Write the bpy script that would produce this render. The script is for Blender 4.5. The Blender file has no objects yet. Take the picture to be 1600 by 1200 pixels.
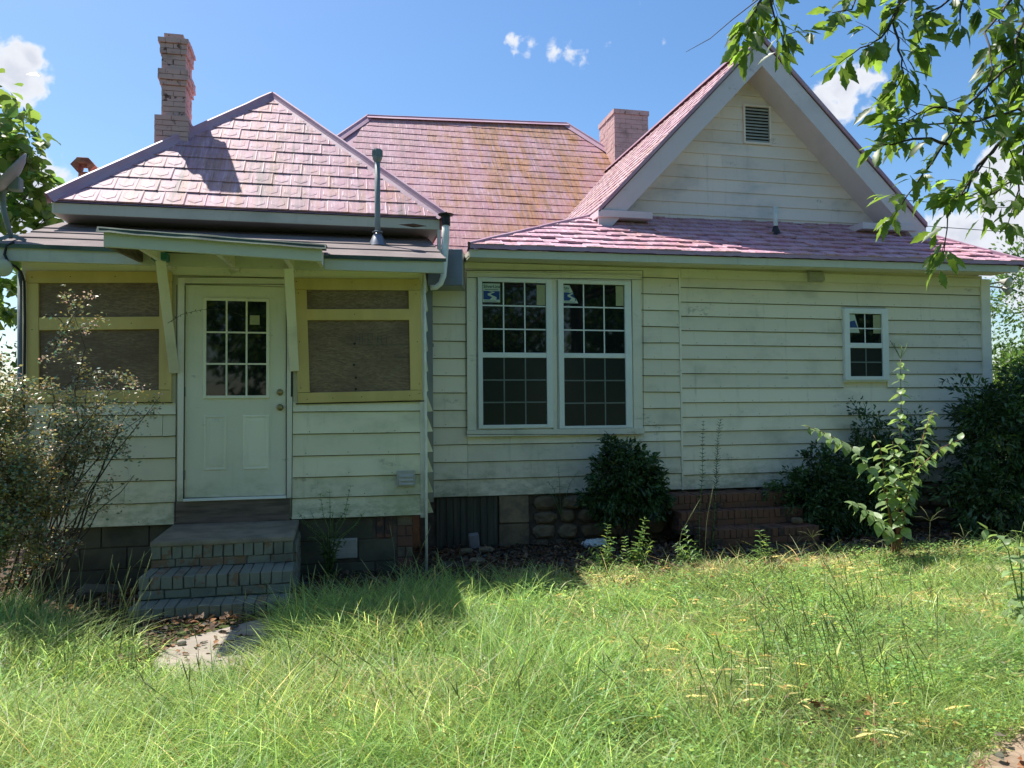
import bpy, bmesh, math, random
import numpy as np
from mathutils import Vector, Matrix, noise as mnoise
rnd = random.Random(7); rng = np.random.default_rng(7)
SC = bpy.context.scene; COL = SC.collection
PI = math.pi
# ------------------------------------------------------------------ camera
PITCH, ROLL, YAW = math.radians(1.738), math.radians(-.476), math.radians(12.594)
FPX, EYE = 1214.45, Vector((0, 0, 1.72))
_f = Vector((math.sin(YAW)*math.cos(PITCH), math.cos(YAW)*math.cos(PITCH), math.sin(PITCH)))
_r0 = Vector((math.cos(YAW), -math.sin(YAW), 0)); _u0 = _r0.cross(_f)
_r = _r0*math.cos(ROLL) + _u0*math.sin(ROLL); _u = -_r0*math.sin(ROLL) + _u0*math.cos(ROLL)
cd = bpy.data.cameras.new('camera'); cam = bpy.data.objects.new('camera', cd); COL.objects.link(cam)
cd.sensor_width = 36; cd.lens = 36*FPX/1600; cd.clip_end = 2000; cd.clip_start = .05
m = Matrix((_r, _u, -_f)).transposed().to_4x4(); m.translation = EYE; cam.matrix_world = m
SC.camera = cam
# ------------------------------------------------------------------ world, sun, exposure
LT = Vector((.35, -.405, -1)).normalized()                      # direction in which sunlight travels
SUN_EL = math.asin(-LT.z); SUN_AZ = math.atan2(-LT.x, -LT.y)     # azimuth from +Y towards +X
W = bpy.data.worlds.new('World'); SC.world = W; W.use_nodes = True
wn = W.node_tree.nodes; wl = W.node_tree.links; wn.clear()
def wnode(t, **k):
    n = wn.new(t)
    for a, b in k.items(): setattr(n, a, b)
    return n
sky = wnode('ShaderNodeTexSky', sky_type='NISHITA', sun_disc=False, sun_elevation=SUN_EL, sun_rotation=SUN_AZ, altitude=0, air_density=1.0, dust_density=.9, ozone_density=1.6)
bg = wnode('ShaderNodeBackground'); bg.inputs['Strength'].default_value = .090
wo = wnode('ShaderNodeOutputWorld')
tc = wnode('ShaderNodeTexCoord')
nz = wnode('ShaderNodeTexNoise'); nz.inputs['Scale'].default_value = 9; nz.inputs['Detail'].default_value = 9; nz.inputs['Roughness'].default_value = .62
wl.new(tc.outputs['Generated'], nz.inputs['Vector'])
nz2 = wnode('ShaderNodeTexNoise'); nz2.inputs['Scale'].default_value = 46; nz2.inputs['Detail'].default_value = 9; nz2.inputs['Distortion'].default_value = .4
wl.new(tc.outputs['Generated'], nz2.inputs['Vector'])
def pixdir(px, py): return (_f + _r*(px-800)/FPX - _u*(py-600)/FPX).normalized()
def wmath(op, a, b=None, c=None):
    n = wnode('ShaderNodeMath', operation=op)
    for i, v in enumerate((a, b, c)):
        if v is None: continue
        if isinstance(v, (int, float)): n.inputs[i].default_value = v
        else: wl.new(v, n.inputs[i])
    return n.outputs[0]
def dir_from(az, el): return Vector((math.sin(az)*math.cos(el), math.cos(az)*math.cos(el), math.sin(el)))
CL = [(pixdir(20, 118), .042, 1), (pixdir(52, 92), .02, 1), (pixdir(70, 290), .05, 1), (pixdir(130, 318), .042, 1), (pixdir(30, 345), .06, 1),
      (pixdir(808, 66), .016, .42), (pixdir(828, 74), .014, .36), (pixdir(868, 80), .016, .36), (pixdir(890, 80), .018, .42), (pixdir(912, 90), .013, .38),
      (pixdir(1325, 140), .042, 1), (pixdir(1290, 165), .03, .9), (pixdir(1352, 170), .026, .8), (pixdir(1500, 370), .055, 1), (pixdir(1570, 330), .06, 1), (pixdir(1620, 380), .09, 1), (pixdir(1560, 250), .03, .8)]
crn = random.Random(4)
for i in range(16):                                              # fair weather clouds all round, outside the frame too
    az = crn.uniform(0, 2*PI); el = crn.uniform(.06, .75); d = dir_from(az, el)
    if d.dot(_f) > .72: continue
    r_ = crn.uniform(.05, .12)
    for k in range(2): CL.append(((d + Vector((crn.uniform(-.1, .1), crn.uniform(-.1, .1), crn.uniform(-.03, .03)))).normalized(), r_*crn.uniform(.6, 1), 1))
acc = None
for d, r_, s in CL:
    n = wnode('ShaderNodeVectorMath', operation='DISTANCE'); wl.new(tc.outputs['Generated'], n.inputs[0]); n.inputs[1].default_value = d
    v = wmath('MULTIPLY_ADD', n.outputs['Value'], -1/r_, 1.0)      # 1 at centre, 0 at rim
    v = wmath('MULTIPLY', wmath('MAXIMUM', v, -1.0), s)
    acc = v if acc is None else wmath('SMOOTH_MAX', acc, v, .15)
nn = wmath('MULTIPLY_ADD', nz.outputs['Fac'], 1.9, -.95)
nn2 = wmath('MULTIPLY_ADD', nz2.outputs['Fac'], 1.5, -.75)
dens = wmath('ADD', wmath('ADD', acc, nn), nn2)
mr = wnode('ShaderNodeMapRange'); mr.interpolation_type = 'SMOOTHSTEP'; wl.new(dens, mr.inputs['Value'])
mr.inputs['From Min'].default_value = .12; mr.inputs['From Max'].default_value = .50
core = wnode('ShaderNodeMapRange'); wl.new(dens, core.inputs['Value']); core.inputs['From Min'].default_value = .25; core.inputs['From Max'].default_value = .95
cc = wnode('ShaderNodeMixRGB'); wl.new(core.outputs[0], cc.inputs['Fac'])
cc.inputs['Color1'].default_value = (5.2, 5.4, 5.7, 1); cc.inputs['Color2'].default_value = (4.0, 4.2, 4.8, 1)
hs = wnode('ShaderNodeHueSaturation'); hs.inputs['Saturation'].default_value = 1.27; hs.inputs['Value'].default_value = 1.0; wl.new(sky.outputs[0], hs.inputs['Color'])
mx = wnode('ShaderNodeMixRGB'); wl.new(mr.outputs[0], mx.inputs['Fac']); wl.new(hs.outputs[0], mx.inputs['Color1']); wl.new(cc.outputs[0], mx.inputs['Color2'])
wl.new(mx.outputs[0], bg.inputs['Color']); wl.new(bg.outputs[0], wo.inputs['Surface'])
sd = bpy.data.lights.new('sun', 'SUN'); sd.energy = 4.3; sd.angle = math.radians(.53); sd.color = (1, .955, .88)
sun = bpy.data.objects.new('sun', sd); COL.objects.link(sun); sun.rotation_euler = LT.to_track_quat('-Z', 'Y').to_euler(); sun.location = (-8, 14, 20)
SC.view_settings.view_transform = 'Standard'; SC.view_settings.look = 'None'; SC.view_settings.gamma = 1; SC.view_settings.exposure = 1.0
SC.view_settings.use_curve_mapping = False
SC.cycles.max_bounces = 7; SC.cycles.diffuse_bounces = 4; SC.cycles.transmission_bounces = 4; SC.cycles.transparent_max_bounces = 6

# ------------------------------------------------------------------ helpers
def at(px, py, Y=None, X=None, z=None):
    """world point seen at a pixel of the photograph, on the plane Y=.. or X=.. or z=.."""
    d = _f + _r*(px-800)/FPX - _u*(py-600)/FPX
    if Y is not None: t = Y/d.y
    elif X is not None: t = X/d.x
    else: t = (z-EYE.z)/d.z
    return EYE + d*t
def gz(x, y):
    """height of the ground"""
    t = min(max((y-6.3)/2.2, 0), 1); t = t*t*(3-2*t)
    b = .13*(1-t) + .045*t
    return b + .022*mnoise.noise(Vector((x*.8, y*.8, 1.3))) + .01*mnoise.noise(Vector((x*3.1, y*3.1, 4.2)))
def wm(o):
    return (wm(o.parent) @ o.matrix_parent_inverse @ o.matrix_basis) if o.parent else o.matrix_basis.copy()
def setpar(c, p):
    c.parent = p; c.matrix_parent_inverse = wm(p).inverted()
def link(name, data, parent=None, mat=None, M=None):
    o = bpy.data.objects.new(name, data); COL.objects.link(o)
    if mat is not None and len(data.materials) == 0: data.materials.append(mat)
    if M is not None: o.matrix_basis = M
    if parent is not None: setpar(o, parent)
    return o
def mesh(vs, fs, name='mesh', smooth=False):
    me = bpy.data.meshes.new(name); me.from_pydata([tuple(v) for v in vs], [], [tuple(f) for f in fs]); me.update()
    if smooth: me.polygons.foreach_set('use_smooth', [True]*len(me.polygons))
    return me
def tag(o, label=None, cat=None, group=None, kind=None):
    for k, v in (('label', label), ('category', cat), ('group', group), ('kind', kind)):
        if v: o[k] = v
    return o
def thing(name, loc, label, cat, group=None):
    o = bpy.data.objects.new(name, None); COL.objects.link(o); o.matrix_basis = Matrix.Translation(Vector(loc)); o.empty_display_size = .1
    return tag(o, label, cat, group)
BOXF = [(0,3,2,1),(4,5,6,7),(0,1,5,4),(1,2,6,5),(2,3,7,6),(3,0,4,7)]
class MB:
    def __init__(s): s.v = []; s.f = []
    def add(s, vs, fs):
        n = len(s.v); s.v += [Vector(v) for v in vs]; s.f += [tuple(i+n for i in f) for f in fs]; return s
    def box(s, a, b, jit=0):
        x0, y0, z0 = a; x1, y1, z1 = b
        vs = [(x0,y0,z0),(x1,y0,z0),(x1,y1,z0),(x0,y1,z0),(x0,y0,z1),(x1,y0,z1),(x1,y1,z1),(x0,y1,z1)]
        if jit: vs = [tuple(c+rnd.uniform(-jit, jit) for c in v) for v in vs]
        return s.add(vs, BOXF)
    def quadbox(s, q, d):
        """q: 4 points of the front face (counter-clockwise), d: thickness vector to the back"""
        d = Vector(d); q = [Vector(p) for p in q]
        return s.add(q + [p+d for p in q], [(0,1,2,3),(7,6,5,4),(1,0,4,5),(2,1,5,6),(3,2,6,7),(0,3,7,4)])
    def prism(s, poly, d):
        n = len(poly); d = Vector(d); poly = [Vector(p) for p in poly]
        return s.add(poly + [p+d for p in poly], [tuple(range(n)), tuple(range(2*n-1, n-1, -1))] + [((i+1) % n, i, n+i, n+(i+1) % n) for i in range(n)])
    def tube(s, pts, r, n=8, cap=True):
        pts = [Vector(p) for p in pts]; k = len(pts)
        rs = r if isinstance(r, (list, tuple)) else [r]*k
        a = None; base = len(s.v)
        for i, p in enumerate(pts):
            t = (pts[min(i+1, k-1)] - pts[max(i-1, 0)]).normalized()
            if a is None: a = t.orthogonal().normalized()
            a = (a - t*a.dot(t)).normalized(); b = t.cross(a)
            for j in range(n):
                w = 2*PI*j/n; s.v.append(p + (a*math.cos(w) + b*math.sin(w))*rs[i])
        for i in range(k-1):
            for j in range(n):
                q = base+i*n; j2 = (j+1) % n
                s.f.append((q+j, q+j2, q+n+j2, q+n+j))
        if cap: s.f.append(tuple(base+j for j in reversed(range(n)))); s.f.append(tuple(base+(k-1)*n+j for j in range(n)))
        return s
    def beam(s, a, b, w, h, up=(0,0,1)):
        a = Vector(a); b = Vector(b); t = (b-a).normalized(); sd_ = t.cross(Vector(up)).normalized(); u2 = sd_.cross(t)
        q = [a - sd_*w/2 - u2*h/2, a + sd_*w/2 - u2*h/2, a + sd_*w/2 + u2*h/2, a - sd_*w/2 + u2*h/2]
        return s.quadbox(q, b-a)
    def lathe(s, c, prof, n=16, axis=(0,0,1)):
        c = Vector(c); ax = Vector(axis).normalized(); a = ax.orthogonal().normalized(); b = ax.cross(a); base = len(s.v)
        for (r, h) in prof:
            for j in range(n):
                w = 2*PI*j/n; s.v.append(c + ax*h + (a*math.cos(w)+b*math.sin(w))*r)
        for i in range(len(prof)-1):
            for j in range(n):
                j2 = (j+1) % n; q = base+i*n
                s.f.append((q+j, q+j2, q+n+j2, q+n+j))
        return s
    def build(s, name, mat, parent=None, smooth=False, bevel=0, kind=None):
        me = mesh(s.v, s.f, name, smooth)
        if bevel:
            bm = bmesh.new(); bm.from_mesh(me); bmesh.ops.recalc_face_normals(bm, faces=bm.faces)
            bmesh.ops.bevel(bm, geom=list(bm.edges), offset=bevel, segments=1, affect='EDGES', clamp_overlap=True); bm.to_mesh(me); bm.free()
        o = link(name, me, parent, mat)
        if kind: o['kind'] = kind
        return o

# ------------------------------------------------------------------ materials
def new_mat(name):
    M = bpy.data.materials.new(name); M.use_nodes = True; nt = M.node_tree; nt.nodes.clear(); return M, nt
class NT:
    def __init__(s, nt): s.nt = nt
    def n(s, t, **k):
        n = s.nt.nodes.new(t)
        for a, b in k.items(): setattr(n, a, b)
        return n
    def l(s, a, b): s.nt.links.new(a, b)
    def pos(s, scale=(1,1,1)):
        g = s.n('ShaderNodeNewGeometry'); mp = s.n('ShaderNodeMapping'); mp.inputs['Scale'].default_value = scale; s.l(g.outputs['Position'], mp.inputs['Vector']); return mp.outputs[0]
    def noise(s, vec, scale, detail=5, rough=.55, dist=0):
        n = s.n('ShaderNodeTexNoise'); n.inputs['Scale'].default_value = scale; n.inputs['Detail'].default_value = detail; n.inputs['Roughness'].default_value = rough; n.inputs['Distortion'].default_value = dist
        s.l(vec, n.inputs['Vector']); return n.outputs['Fac']
    def ramp(s, v, lo, hi, a=0, b=1):
        r = s.n('ShaderNodeMapRange', interpolation_type='SMOOTHSTEP'); s.l(v, r.inputs['Value'])
        for k, x in (('From Min', lo), ('From Max', hi), ('To Min', a), ('To Max', b)): r.inputs[k].default_value = x
        return r.outputs[0]
    def m(s, op, a, b=None):
        n = s.n('ShaderNodeMath', operation=op)
        for i, v in enumerate((a, b)):
            if v is None: continue
            if isinstance(v, (int, float)): n.inputs[i].default_value = v
            else: s.l(v, n.inputs[i])
        return n.outputs[0]
    def mix(s, fac, a, b, mode='MIX'):
        n = s.n('ShaderNodeMixRGB', blend_type=mode)
        for k, v in (('Fac', fac), ('Color1', a), ('Color2', b)):
            if isinstance(v, (int, float)): n.inputs[k].default_value = v
            elif isinstance(v, tuple): n.inputs[k].default_value = v if len(v) == 4 else v+(1,)
            else: s.l(v, n.inputs[k])
        return n.outputs[0]
    def out(s, color, rough=.6, bump=None, bstr=.3, bdist=.01, metal=0, spec=.5, coat=0):
        b = s.n('ShaderNodeBsdfPrincipled'); o = s.n('ShaderNodeOutputMaterial')
        if isinstance(color, tuple): b.inputs['Base Color'].default_value = color if len(color) == 4 else color+(1,)
        else: s.l(color, b.inputs['Base Color'])
        if isinstance(rough, (int, float)): b.inputs['Roughness'].default_value = rough
        else: s.l(rough, b.inputs['Roughness'])
        b.inputs['Metallic'].default_value = metal; b.inputs['Specular IOR Level'].default_value = spec
        if bump is not None:
            k = s.n('ShaderNodeBump'); k.inputs['Strength'].default_value = bstr; k.inputs['Distance'].default_value = bdist; s.l(bump, k.inputs['Height']); s.l(k.outputs[0], b.inputs['Normal'])
        s.l(b.outputs[0], o.inputs['Surface']); return b
    def rand(s): return s.n('ShaderNodeObjectInfo').outputs['Random']
def simple(name, c1, c2, scale=4, rough=.6, bs=40, bstr=.2, stretch=(1,1,1), lo=.35, hi=.65, metal=0, rv=.12, spec=.4, bdist=.006):
    M, nt = new_mat(name); t = NT(nt); p = t.pos(stretch)
    c = t.mix(t.ramp(t.noise(p, scale), lo, hi), c1, c2)
    r = t.m('MULTIPLY_ADD', t.rand(), 2*rv); nt.nodes[-1].inputs[2].default_value = 1-rv
    hsn = t.n('ShaderNodeHueSaturation'); t.l(r, hsn.inputs['Value']); t.l(c, hsn.inputs['Color'])
    t.out(hsn.outputs[0], rough, t.noise(p, bs, 4), bstr, bdist, metal, spec); return M
def siding_mat(name, base, base2, dirt, amt=.5):
    M, nt = new_mat(name); t = NT(nt); p = t.pos()
    c = t.mix(t.noise(p, 1.3, 4), base, base2)
    r = t.ramp(t.rand(), 0, 1, .90, 1.05)
    big = t.ramp(t.noise(t.pos((1, 1, 1.6)), 1.1, 6, .6), .48, .78, 0, amt)
    c = t.mix(big, c, dirt)
    st = t.ramp(t.noise(t.pos((14, 14, 1.1)), 1.0, 6, .6), .56, .8, 0, amt*.6); c = t.mix(st, c, dirt)
    sp = t.ramp(t.noise(t.pos((1, 1, 4)), 9, 8, .75), .66, .74, 0, .5); c = t.mix(sp, c, (.16, .15, .12))
    gg = t.n('ShaderNodeNewGeometry'); sz = t.n('ShaderNodeSeparateXYZ'); t.l(gg.outputs['Position'], sz.inputs[0])
    low = t.m('MULTIPLY', t.ramp(t.m('ADD', sz.outputs[2], t.m('MULTIPLY', t.noise(t.pos(), 3, 6, .7), -.9)), .15, .75, 1, 0), t.ramp(t.noise(t.pos((1, 1, 2)), 7, 7, .7), .35, .65, .1, .75))
    c = t.mix(low, c, (dirt[0]*.85, dirt[1]*.85, dirt[2]*.7))
    scuff = t.m('MULTIPLY', t.ramp(t.noise(t.pos((1, 1, 3.2)), 1.7, 7, .72), .60, .68), t.ramp(t.noise(t.pos(), 24, 5, .7), .42, .6, 0, .5)); c = t.mix(scuff, c, (.20, .20, .15))
    hsn = t.n('ShaderNodeHueSaturation'); t.l(r, hsn.inputs['Value']); t.l(c, hsn.inputs['Color'])
    gr = t.noise(t.pos((3, 3, 60)), 1.5, 5, .6)
    t.out(hsn.outputs[0], .62, gr, .25, .004); return M
M_SIDE = siding_mat('painted_siding', (.90, .81, .64), (.84, .755, .58), (.38, .37, .28), .6)
M_SIDEP = siding_mat('porch_siding', (.87, .80, .60), (.80, .74, .53), (.30, .33, .18), .6)
M_GABLE = siding_mat('gable_siding', (.90, .74, .64), (.82, .67, .59), (.40, .37, .36), .75)
M_TRIM = siding_mat('painted_trim', (.86, .81, .68), (.80, .75, .62), (.33, .34, .25), .45)
M_BARGE = siding_mat('barge_paint', (.72, .60, .61), (.66, .57, .58), (.46, .38, .38), .5)
M_LAPSHADE_NAIL = simple('lap_shade_nail', (.16, .16, .11), (.08, .08, .06), 5, .9, 60, .3)  # shade beneath each board lap, painted as dark colour; nail heads share it
M_SASH = simple('vinyl_white', (.80, .82, .80), (.74, .77, .74), 3, .35, 60, .05, rv=.03)
M_DOOR = siding_mat('door_paint', (.84, .81, .66), (.80, .78, .61), (.42, .46, .32), .35)
M_FASC = siding_mat('fascia_paint', (.62, .61, .50), (.54, .54, .43), (.30, .32, .24), .6)
def roof_mat(name, rust, black=.35, pink=None):
    M, nt = new_mat(name); t = NT(nt)
    c = t.mix(t.ramp(t.noise(t.pos(), 1.6, 7, .7), .35, .65), *(pink or ((.405, .20, .25), (.46, .275, .315))))
    c = t.mix(t.ramp(t.noise(t.pos((1, .4, .4)), 5, 6, .65), .5, .75, 0, .55), c, (.52, .37, .41))
    c = t.mix(t.ramp(t.noise(t.pos((34, 1.2, 1.2)), 1.0, 4, .6), .42, .62, 0, .5), c, (.35, .21, .26)); c = t.mix(t.ramp(t.noise(t.pos((27, 2, 2)), 1.3, 4, .6), .52, .66, 0, .5), c, (.60, .46, .50))
    # run-off streaks down the slope
    g = t.n('ShaderNodeNewGeometry'); sx = t.n('ShaderNodeSeparateXYZ'); t.l(g.outputs['Position'], sx.inputs[0])
    reg = t.ramp(t.noise(t.pos((.55, .25, .25)), 1.0, 3, .5), .36, .54)
    s1 = t.m('ADD', t.m('MULTIPLY', t.noise(t.pos((15, .8, .8)), 1.0, 8, .7, .5), .62), t.m('MULTIPLY', t.noise(t.pos((2.2, 1.6, 1.6)), 1.6, 6, .65), .38))
    f1 = t.m('MULTIPLY', t.ramp(s1, .46, .60, 0, .9*rust), reg)
    if rust > .6:
        cx = t.ramp(t.m('ADD', sx.outputs[0], t.m('MULTIPLY', t.noise(t.pos(), .8, 3), 2.4))
            , 2.2, 4.6); blot = t.ramp(t.noise(t.pos((1.6, .7, .7)), 1.2, 5, .6), .36, .56, .35, 1); f1 = t.m('MULTIPLY', t.ramp(s1, .39, .54, 0, .85), t.m('MULTIPLY', blot, t.m('ADD', t.m('MULTIPLY', cx, .88), .12)))
    s3 = t.ramp(t.noise(t.pos((22, 1.6, 1.6)), 1.0, 6, .7), .44, .60, 0, .9)
    c = t.mix(f1, c, (.43, .215, .085)); c = t.mix(t.m('MULTIPLY', s3, t.m('MULTIPLY', f1, .9)), c, (.20, .095, .04))
    s2 = t.noise(t.pos((11, .5, .5)), 1.3, 7, .65)
    reg2 = t.ramp(t.noise(t.pos((.7, .2, .2)), 1.4, 3), .44, .58)
    c = t.mix(t.m('MULTIPLY', t.ramp(s2, .44, .62, 0, black), reg2), c, (.20, .15, .15))
    sp = t.ramp(t.noise(t.pos(), 38, 4, .6), .70, .75, 0, .7); c = t.mix(sp, c, (.38, .18, .12))
    hsn = t.n('ShaderNodeHueSaturation'); t.l(t.ramp(t.rand(), 0, 1, .95, 1.05), hsn.inputs['Value']); t.l(c, hsn.inputs['Color'])
    t.out(hsn.outputs[0], .62, t.noise(t.pos(), 7, 5, .6), .35, .012, 0, .3); return M
M_ROOF1 = roof_mat('pink_roof_clean', .5, .95)
M_ROOF2 = roof_mat('pink_roof_rusty', 1.0, .45)
M_ROOF3 = roof_mat('pink_roof_gable', .59, .3)
M_ROOF4 = roof_mat('pink_roof_low', .40, .25, ((.56, .27, .35), (.60, .37, .43)))
M_CAP = simple('pink_ridge_metal', (.42, .23, .30), (.46, .30, .36), 2.5, .55, 25, .2, rv=.04)
M_DKRED = simple('weathered_red_trim', (.26, .09, .08), (.36, .16, .15), 8, .7, 50, .3)
M_SOFFIT = siding_mat('soffit_boards', (.58, .52, .52), (.50, .46, .46), (.33, .28, .27), .6)
M_TAR = simple('black_tar_paper', (.018, .02, .03), (.03, .03, .04), 6, .75, 40, .3)
M_ROLL = simple('roll_roofing', (.23, .19, .18), (.18, .15, .142), 3, .9, 220, .35, rv=.05, spec=.2)
M_ROLLE = simple('roofing_edge_dark', (.05, .07, .055), (.09, .13, .09), 4, .8, 60, .3)
M_YEL = simple('yellow_painted_board', (.68, .51, .19), (.60, .45, .165), 5, .65, 60, .3, (1, 1, .2), rv=.06)
def osb():
    M, nt = new_mat('strand_board'); t = NT(nt); p = t.pos((1, 1, 1.6))
    v = t.n('ShaderNodeTexVoronoi'); v.inputs['Scale'].default_value = 34; v.inputs['Randomness'].default_value = 1
    mp = t.n('ShaderNodeMapping'); nzv = t.n('ShaderNodeTexNoise'); nzv.inputs['Scale'].default_value = 3.5; nzv.inputs['Detail'].default_value = 3
    g = t.n('ShaderNodeNewGeometry'); t.l(g.outputs['Position'], nzv.inputs['Vector'])
    ad = t.n('ShaderNodeVectorMath', operation='MULTIPLY_ADD'); t.l(nzv.outputs['Color'], ad.inputs[0]); ad.inputs[1].default_value = (.16, .16, .16); t.l(p, ad.inputs[2]); t.l(ad.outputs[0], mp.inputs['Vector']); mp.inputs['Scale'].default_value = (.8, 1, 2.6); t.l(mp.outputs[0], v.inputs['Vector'])
    sv = t.n('ShaderNodeSeparateColor'); t.l(v.outputs['Color'], sv.inputs[0])
    c = t.mix(sv.outputs[0], (.16, .105, .065), (.30, .215, .135)); c = t.mix(t.ramp(t.noise(p, 2.2, 5), .4, .7, 0, .6), c, (.13, .085, .055))
    c = t.mix(t.ramp(t.noise(t.pos((1,1,3)), 70, 3), .55, .7, 0, .5), c, (.10, .07, .05))
    t.out(c, .8, v.outputs['Distance'], .15, .003); return M
M_OSB = osb()
M_BRICKP = simple('pink_painted_brick', (.62, .47, .46), (.52, .37, .36), 9, .8, 70, .5, rv=.08, lo=.4, hi=.62)
M_BRICKP2 = simple('pink_painted_brick_light', (.76, .52, .50), (.66, .42, .41), 12, .8, 70, .5, rv=.08, lo=.45, hi=.6)
def peel(name, paint, paint2, under, thr, ow=.42):
    M, nt = new_mat(name); t = NT(nt); p = t.pos()
    c = t.mix(t.noise(p, 6, 5), paint, paint2)
    ob = t.n('ShaderNodeObjectInfo').outputs['Random']
    k = t.m('ADD', t.m('MULTIPLY', t.noise(p, 14, 7, .65), 1.04-ow), t.m('MULTIPLY', ob, ow))
    c = t.mix(t.ramp(k, thr, thr+.05), c, under)
    c = t.mix(t.ramp(t.noise(p, 3, 5), .5, .75, 0, .45), c, (.06, .07, .055))
    t.out(c, .8, t.noise(p, 55, 4), .5, .006); return M
M_TEAL = peel('teal_painted_brick', (.24, .25, .19), (.17, .18, .14), (.22, .145, .085), .60, .27)
M_CHIM = peel('peeling_pink_brick', (.62, .385, .34), (.52, .315, .28), (.13, .06, .05), .61, .12)
M_CHIM2 = peel('peeling_rose_brick', (.62, .40, .38), (.52, .33, .32), (.22, .10, .08), .625, .12)
M_MORT = simple('mortar', (.13, .14, .115), (.09, .10, .08), 12, .9, 80, .4)
M_MORTP = simple('pink_mortar', (.50, .33, .30), (.36, .23, .21), 12, .9, 80, .4)
M_MORTD = simple('dark_mortar', (.12, .09, .07), (.07, .055, .045), 12, .9, 80, .4)
M_CONC = simple('concrete', (.36, .31, .25), (.27, .235, .19), 3.5, .88, 60, .3, rv=.04)
M_CONCD = simple('old_step_concrete', (.29, .25, .185), (.19, .165, .125), 5, .88, 60, .4, rv=.04)
M_RED = peel('red_brick', (.19, .085, .050), (.12, .055, .036), (.055, .038, .03), .66)
M_CMU = simple('grey_green_block', (.12, .11, .07), (.075, .07, .045), 4, .9, 60, .5, rv=.12)
M_STONE = simple('field_stone', (.27, .205, .125), (.16, .125, .085), 5, .9, 25, .7, rv=.25, bdist=.02)
M_WOODD = simple('weathered_dark_wood', (.20, .155, .115), (.10, .082, .06), 5, .85, 30, .5, (.6, 1, 5), rv=.1)
M_WOODL = simple('weathered_board', (.11, .105, .08), (.06, .06, .045), 3, .85, 60, .4, (6, 1, .4))
M_GALV = simple('galvanised_metal', (.26, .28, .30), (.20, .21, .235), 2.5, .38, 40, .1, metal=.55, rv=.04)
M_PIPE = simple('grey_plastic_pipe', (.17, .20, .21), (.22, .26, .26), 6, .5, 40, .1)
M_PVC = simple('white_plastic_pipe', (.78, .77, .68), (.66, .66, .58), 7, .45, 40, .1)
M_BLK = simple('black_rubber', (.012, .013, .014), (.03, .03, .032), 9, .6, 50, .2)
M_RUST = simple('rusty_sheet_metal', (.20, .075, .045), (.38, .17, .09), 14, .8, 60, .5)
M_BRASS = simple('aged_brass', (.45, .36, .17), (.32, .25, .12), 14, .35, 60, .1, metal=.8)
M_DISH = simple('satellite_dish_grey', (.30, .285, .28), (.25, .24, .235), 6, .5, 60, .1)
M_LAMP = simple('lamp_glass', (.55, .56, .45), (.48, .50, .40), 6, .3, 40, .1)
M_DIM = simple('dark_interior', (.02, .02, .022), (.03, .03, .03), 4, .9, 20, .1)
M_VENT = simple('plastic_vent_grey', (.47, .46, .41), (.40, .39, .35), 8, .55, 50, .1)
M_TEALP = simple('teal_bracket', (.04, .22, .22), (.03, .16, .17), 8, .5, 50, .1)
M_PAPER = simple('sticker_paper', (.52, .60, .50), (.48, .56, .46), 8, .6, 50, .02, rv=.02)
M_PAPERY = simple('yellow_sticker_paper', (.40, .40, .22), (.36, .36, .20), 8, .6, 50, .02, rv=.02)
M_BLUE = simple('sticker_blue', (.008, .055, .20), (.010, .06, .22), 8, .5, 50, .02, rv=.01)
M_INK = simple('ink_dark', (.01, .05, .05), (.015, .06, .06), 8, .5, 50, .02, rv=.01)
M_BAG = simple('white_plastic_bag', (.75, .77, .80), (.66, .69, .73), 8, .4, 30, .3)
def glass(name, col, rough=.03, spec=.5):
    M, nt = new_mat(name); t = NT(nt)
    t.out(col, rough, t.noise(t.pos(), 2.2, 2), .02, .05, 0, spec); return M
M_GLASS = glass('dark_window_glass', (.006, .010, .011))
M_SCREEN = glass('window_behind_screen', (.021, .027, .025), .2, .22)
def leaf_mat(name, base, trans, rough=.45, tw=.4, spec=.4, attr=True):
    M, nt = new_mat(name); t = NT(nt)
    if attr:
        a = t.n('ShaderNodeAttribute', attribute_name='tint'); f = a.outputs['Color']
        c = t.mix(1, base, f, 'MULTIPLY'); ct = t.mix(1, trans, f, 'MULTIPLY')
    else:
        v = t.ramp(t.rand(), 0, 1, .7, 1.25); nv = t.ramp(t.noise(t.pos(), 30, 3), .3, .7, .85, 1.15); v = t.m('MULTIPLY', v, nv)
        c = t.mix(1, base, (1,1,1), 'MULTIPLY'); h1 = t.n('ShaderNodeHueSaturation'); t.l(c, h1.inputs['Color']); t.l(v, h1.inputs['Value']); c = h1.outputs[0]
        h2 = t.n('ShaderNodeHueSaturation'); h2.inputs['Color'].default_value = trans+(1,); t.l(v, h2.inputs['Value']); ct = h2.outputs[0]
    b = t.out(c, rough, spec=spec)
    o = [n for n in nt.nodes if n.type == 'OUTPUT_MATERIAL'][0]
    tr = t.n('ShaderNodeBsdfTranslucent'); t.l(ct, tr.inputs['Color'])
    ms = t.n('ShaderNodeMixShader'); ms.inputs[0].default_value = tw; t.l(b.outputs[0], ms.inputs[1]); t.l(tr.outputs[0], ms.inputs[2]); t.l(ms.outputs[0], o.inputs['Surface'])
    return M
M_GRASS = leaf_mat('grass_blades', (.225, .33, .10), (.54, .74, .20), .45, .45, .4)
M_STALK = leaf_mat('seed_stalks', (.26, .29, .14), (.36, .40, .16), .6, .25, .3)
M_LITTER = leaf_mat('dry_leaves', (.16, .105, .07), (.20, .12, .06), .8, .1, .2)
M_LEAFD = leaf_mat('dark_shrub_leaves', (.055, .105, .036), (.06, .14, .025), .38, .25, .5)
M_LEAFM = leaf_mat('mid_tree_leaves', (.06, .115, .028), (.20, .34, .06), .45, .4, .4)
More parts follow.
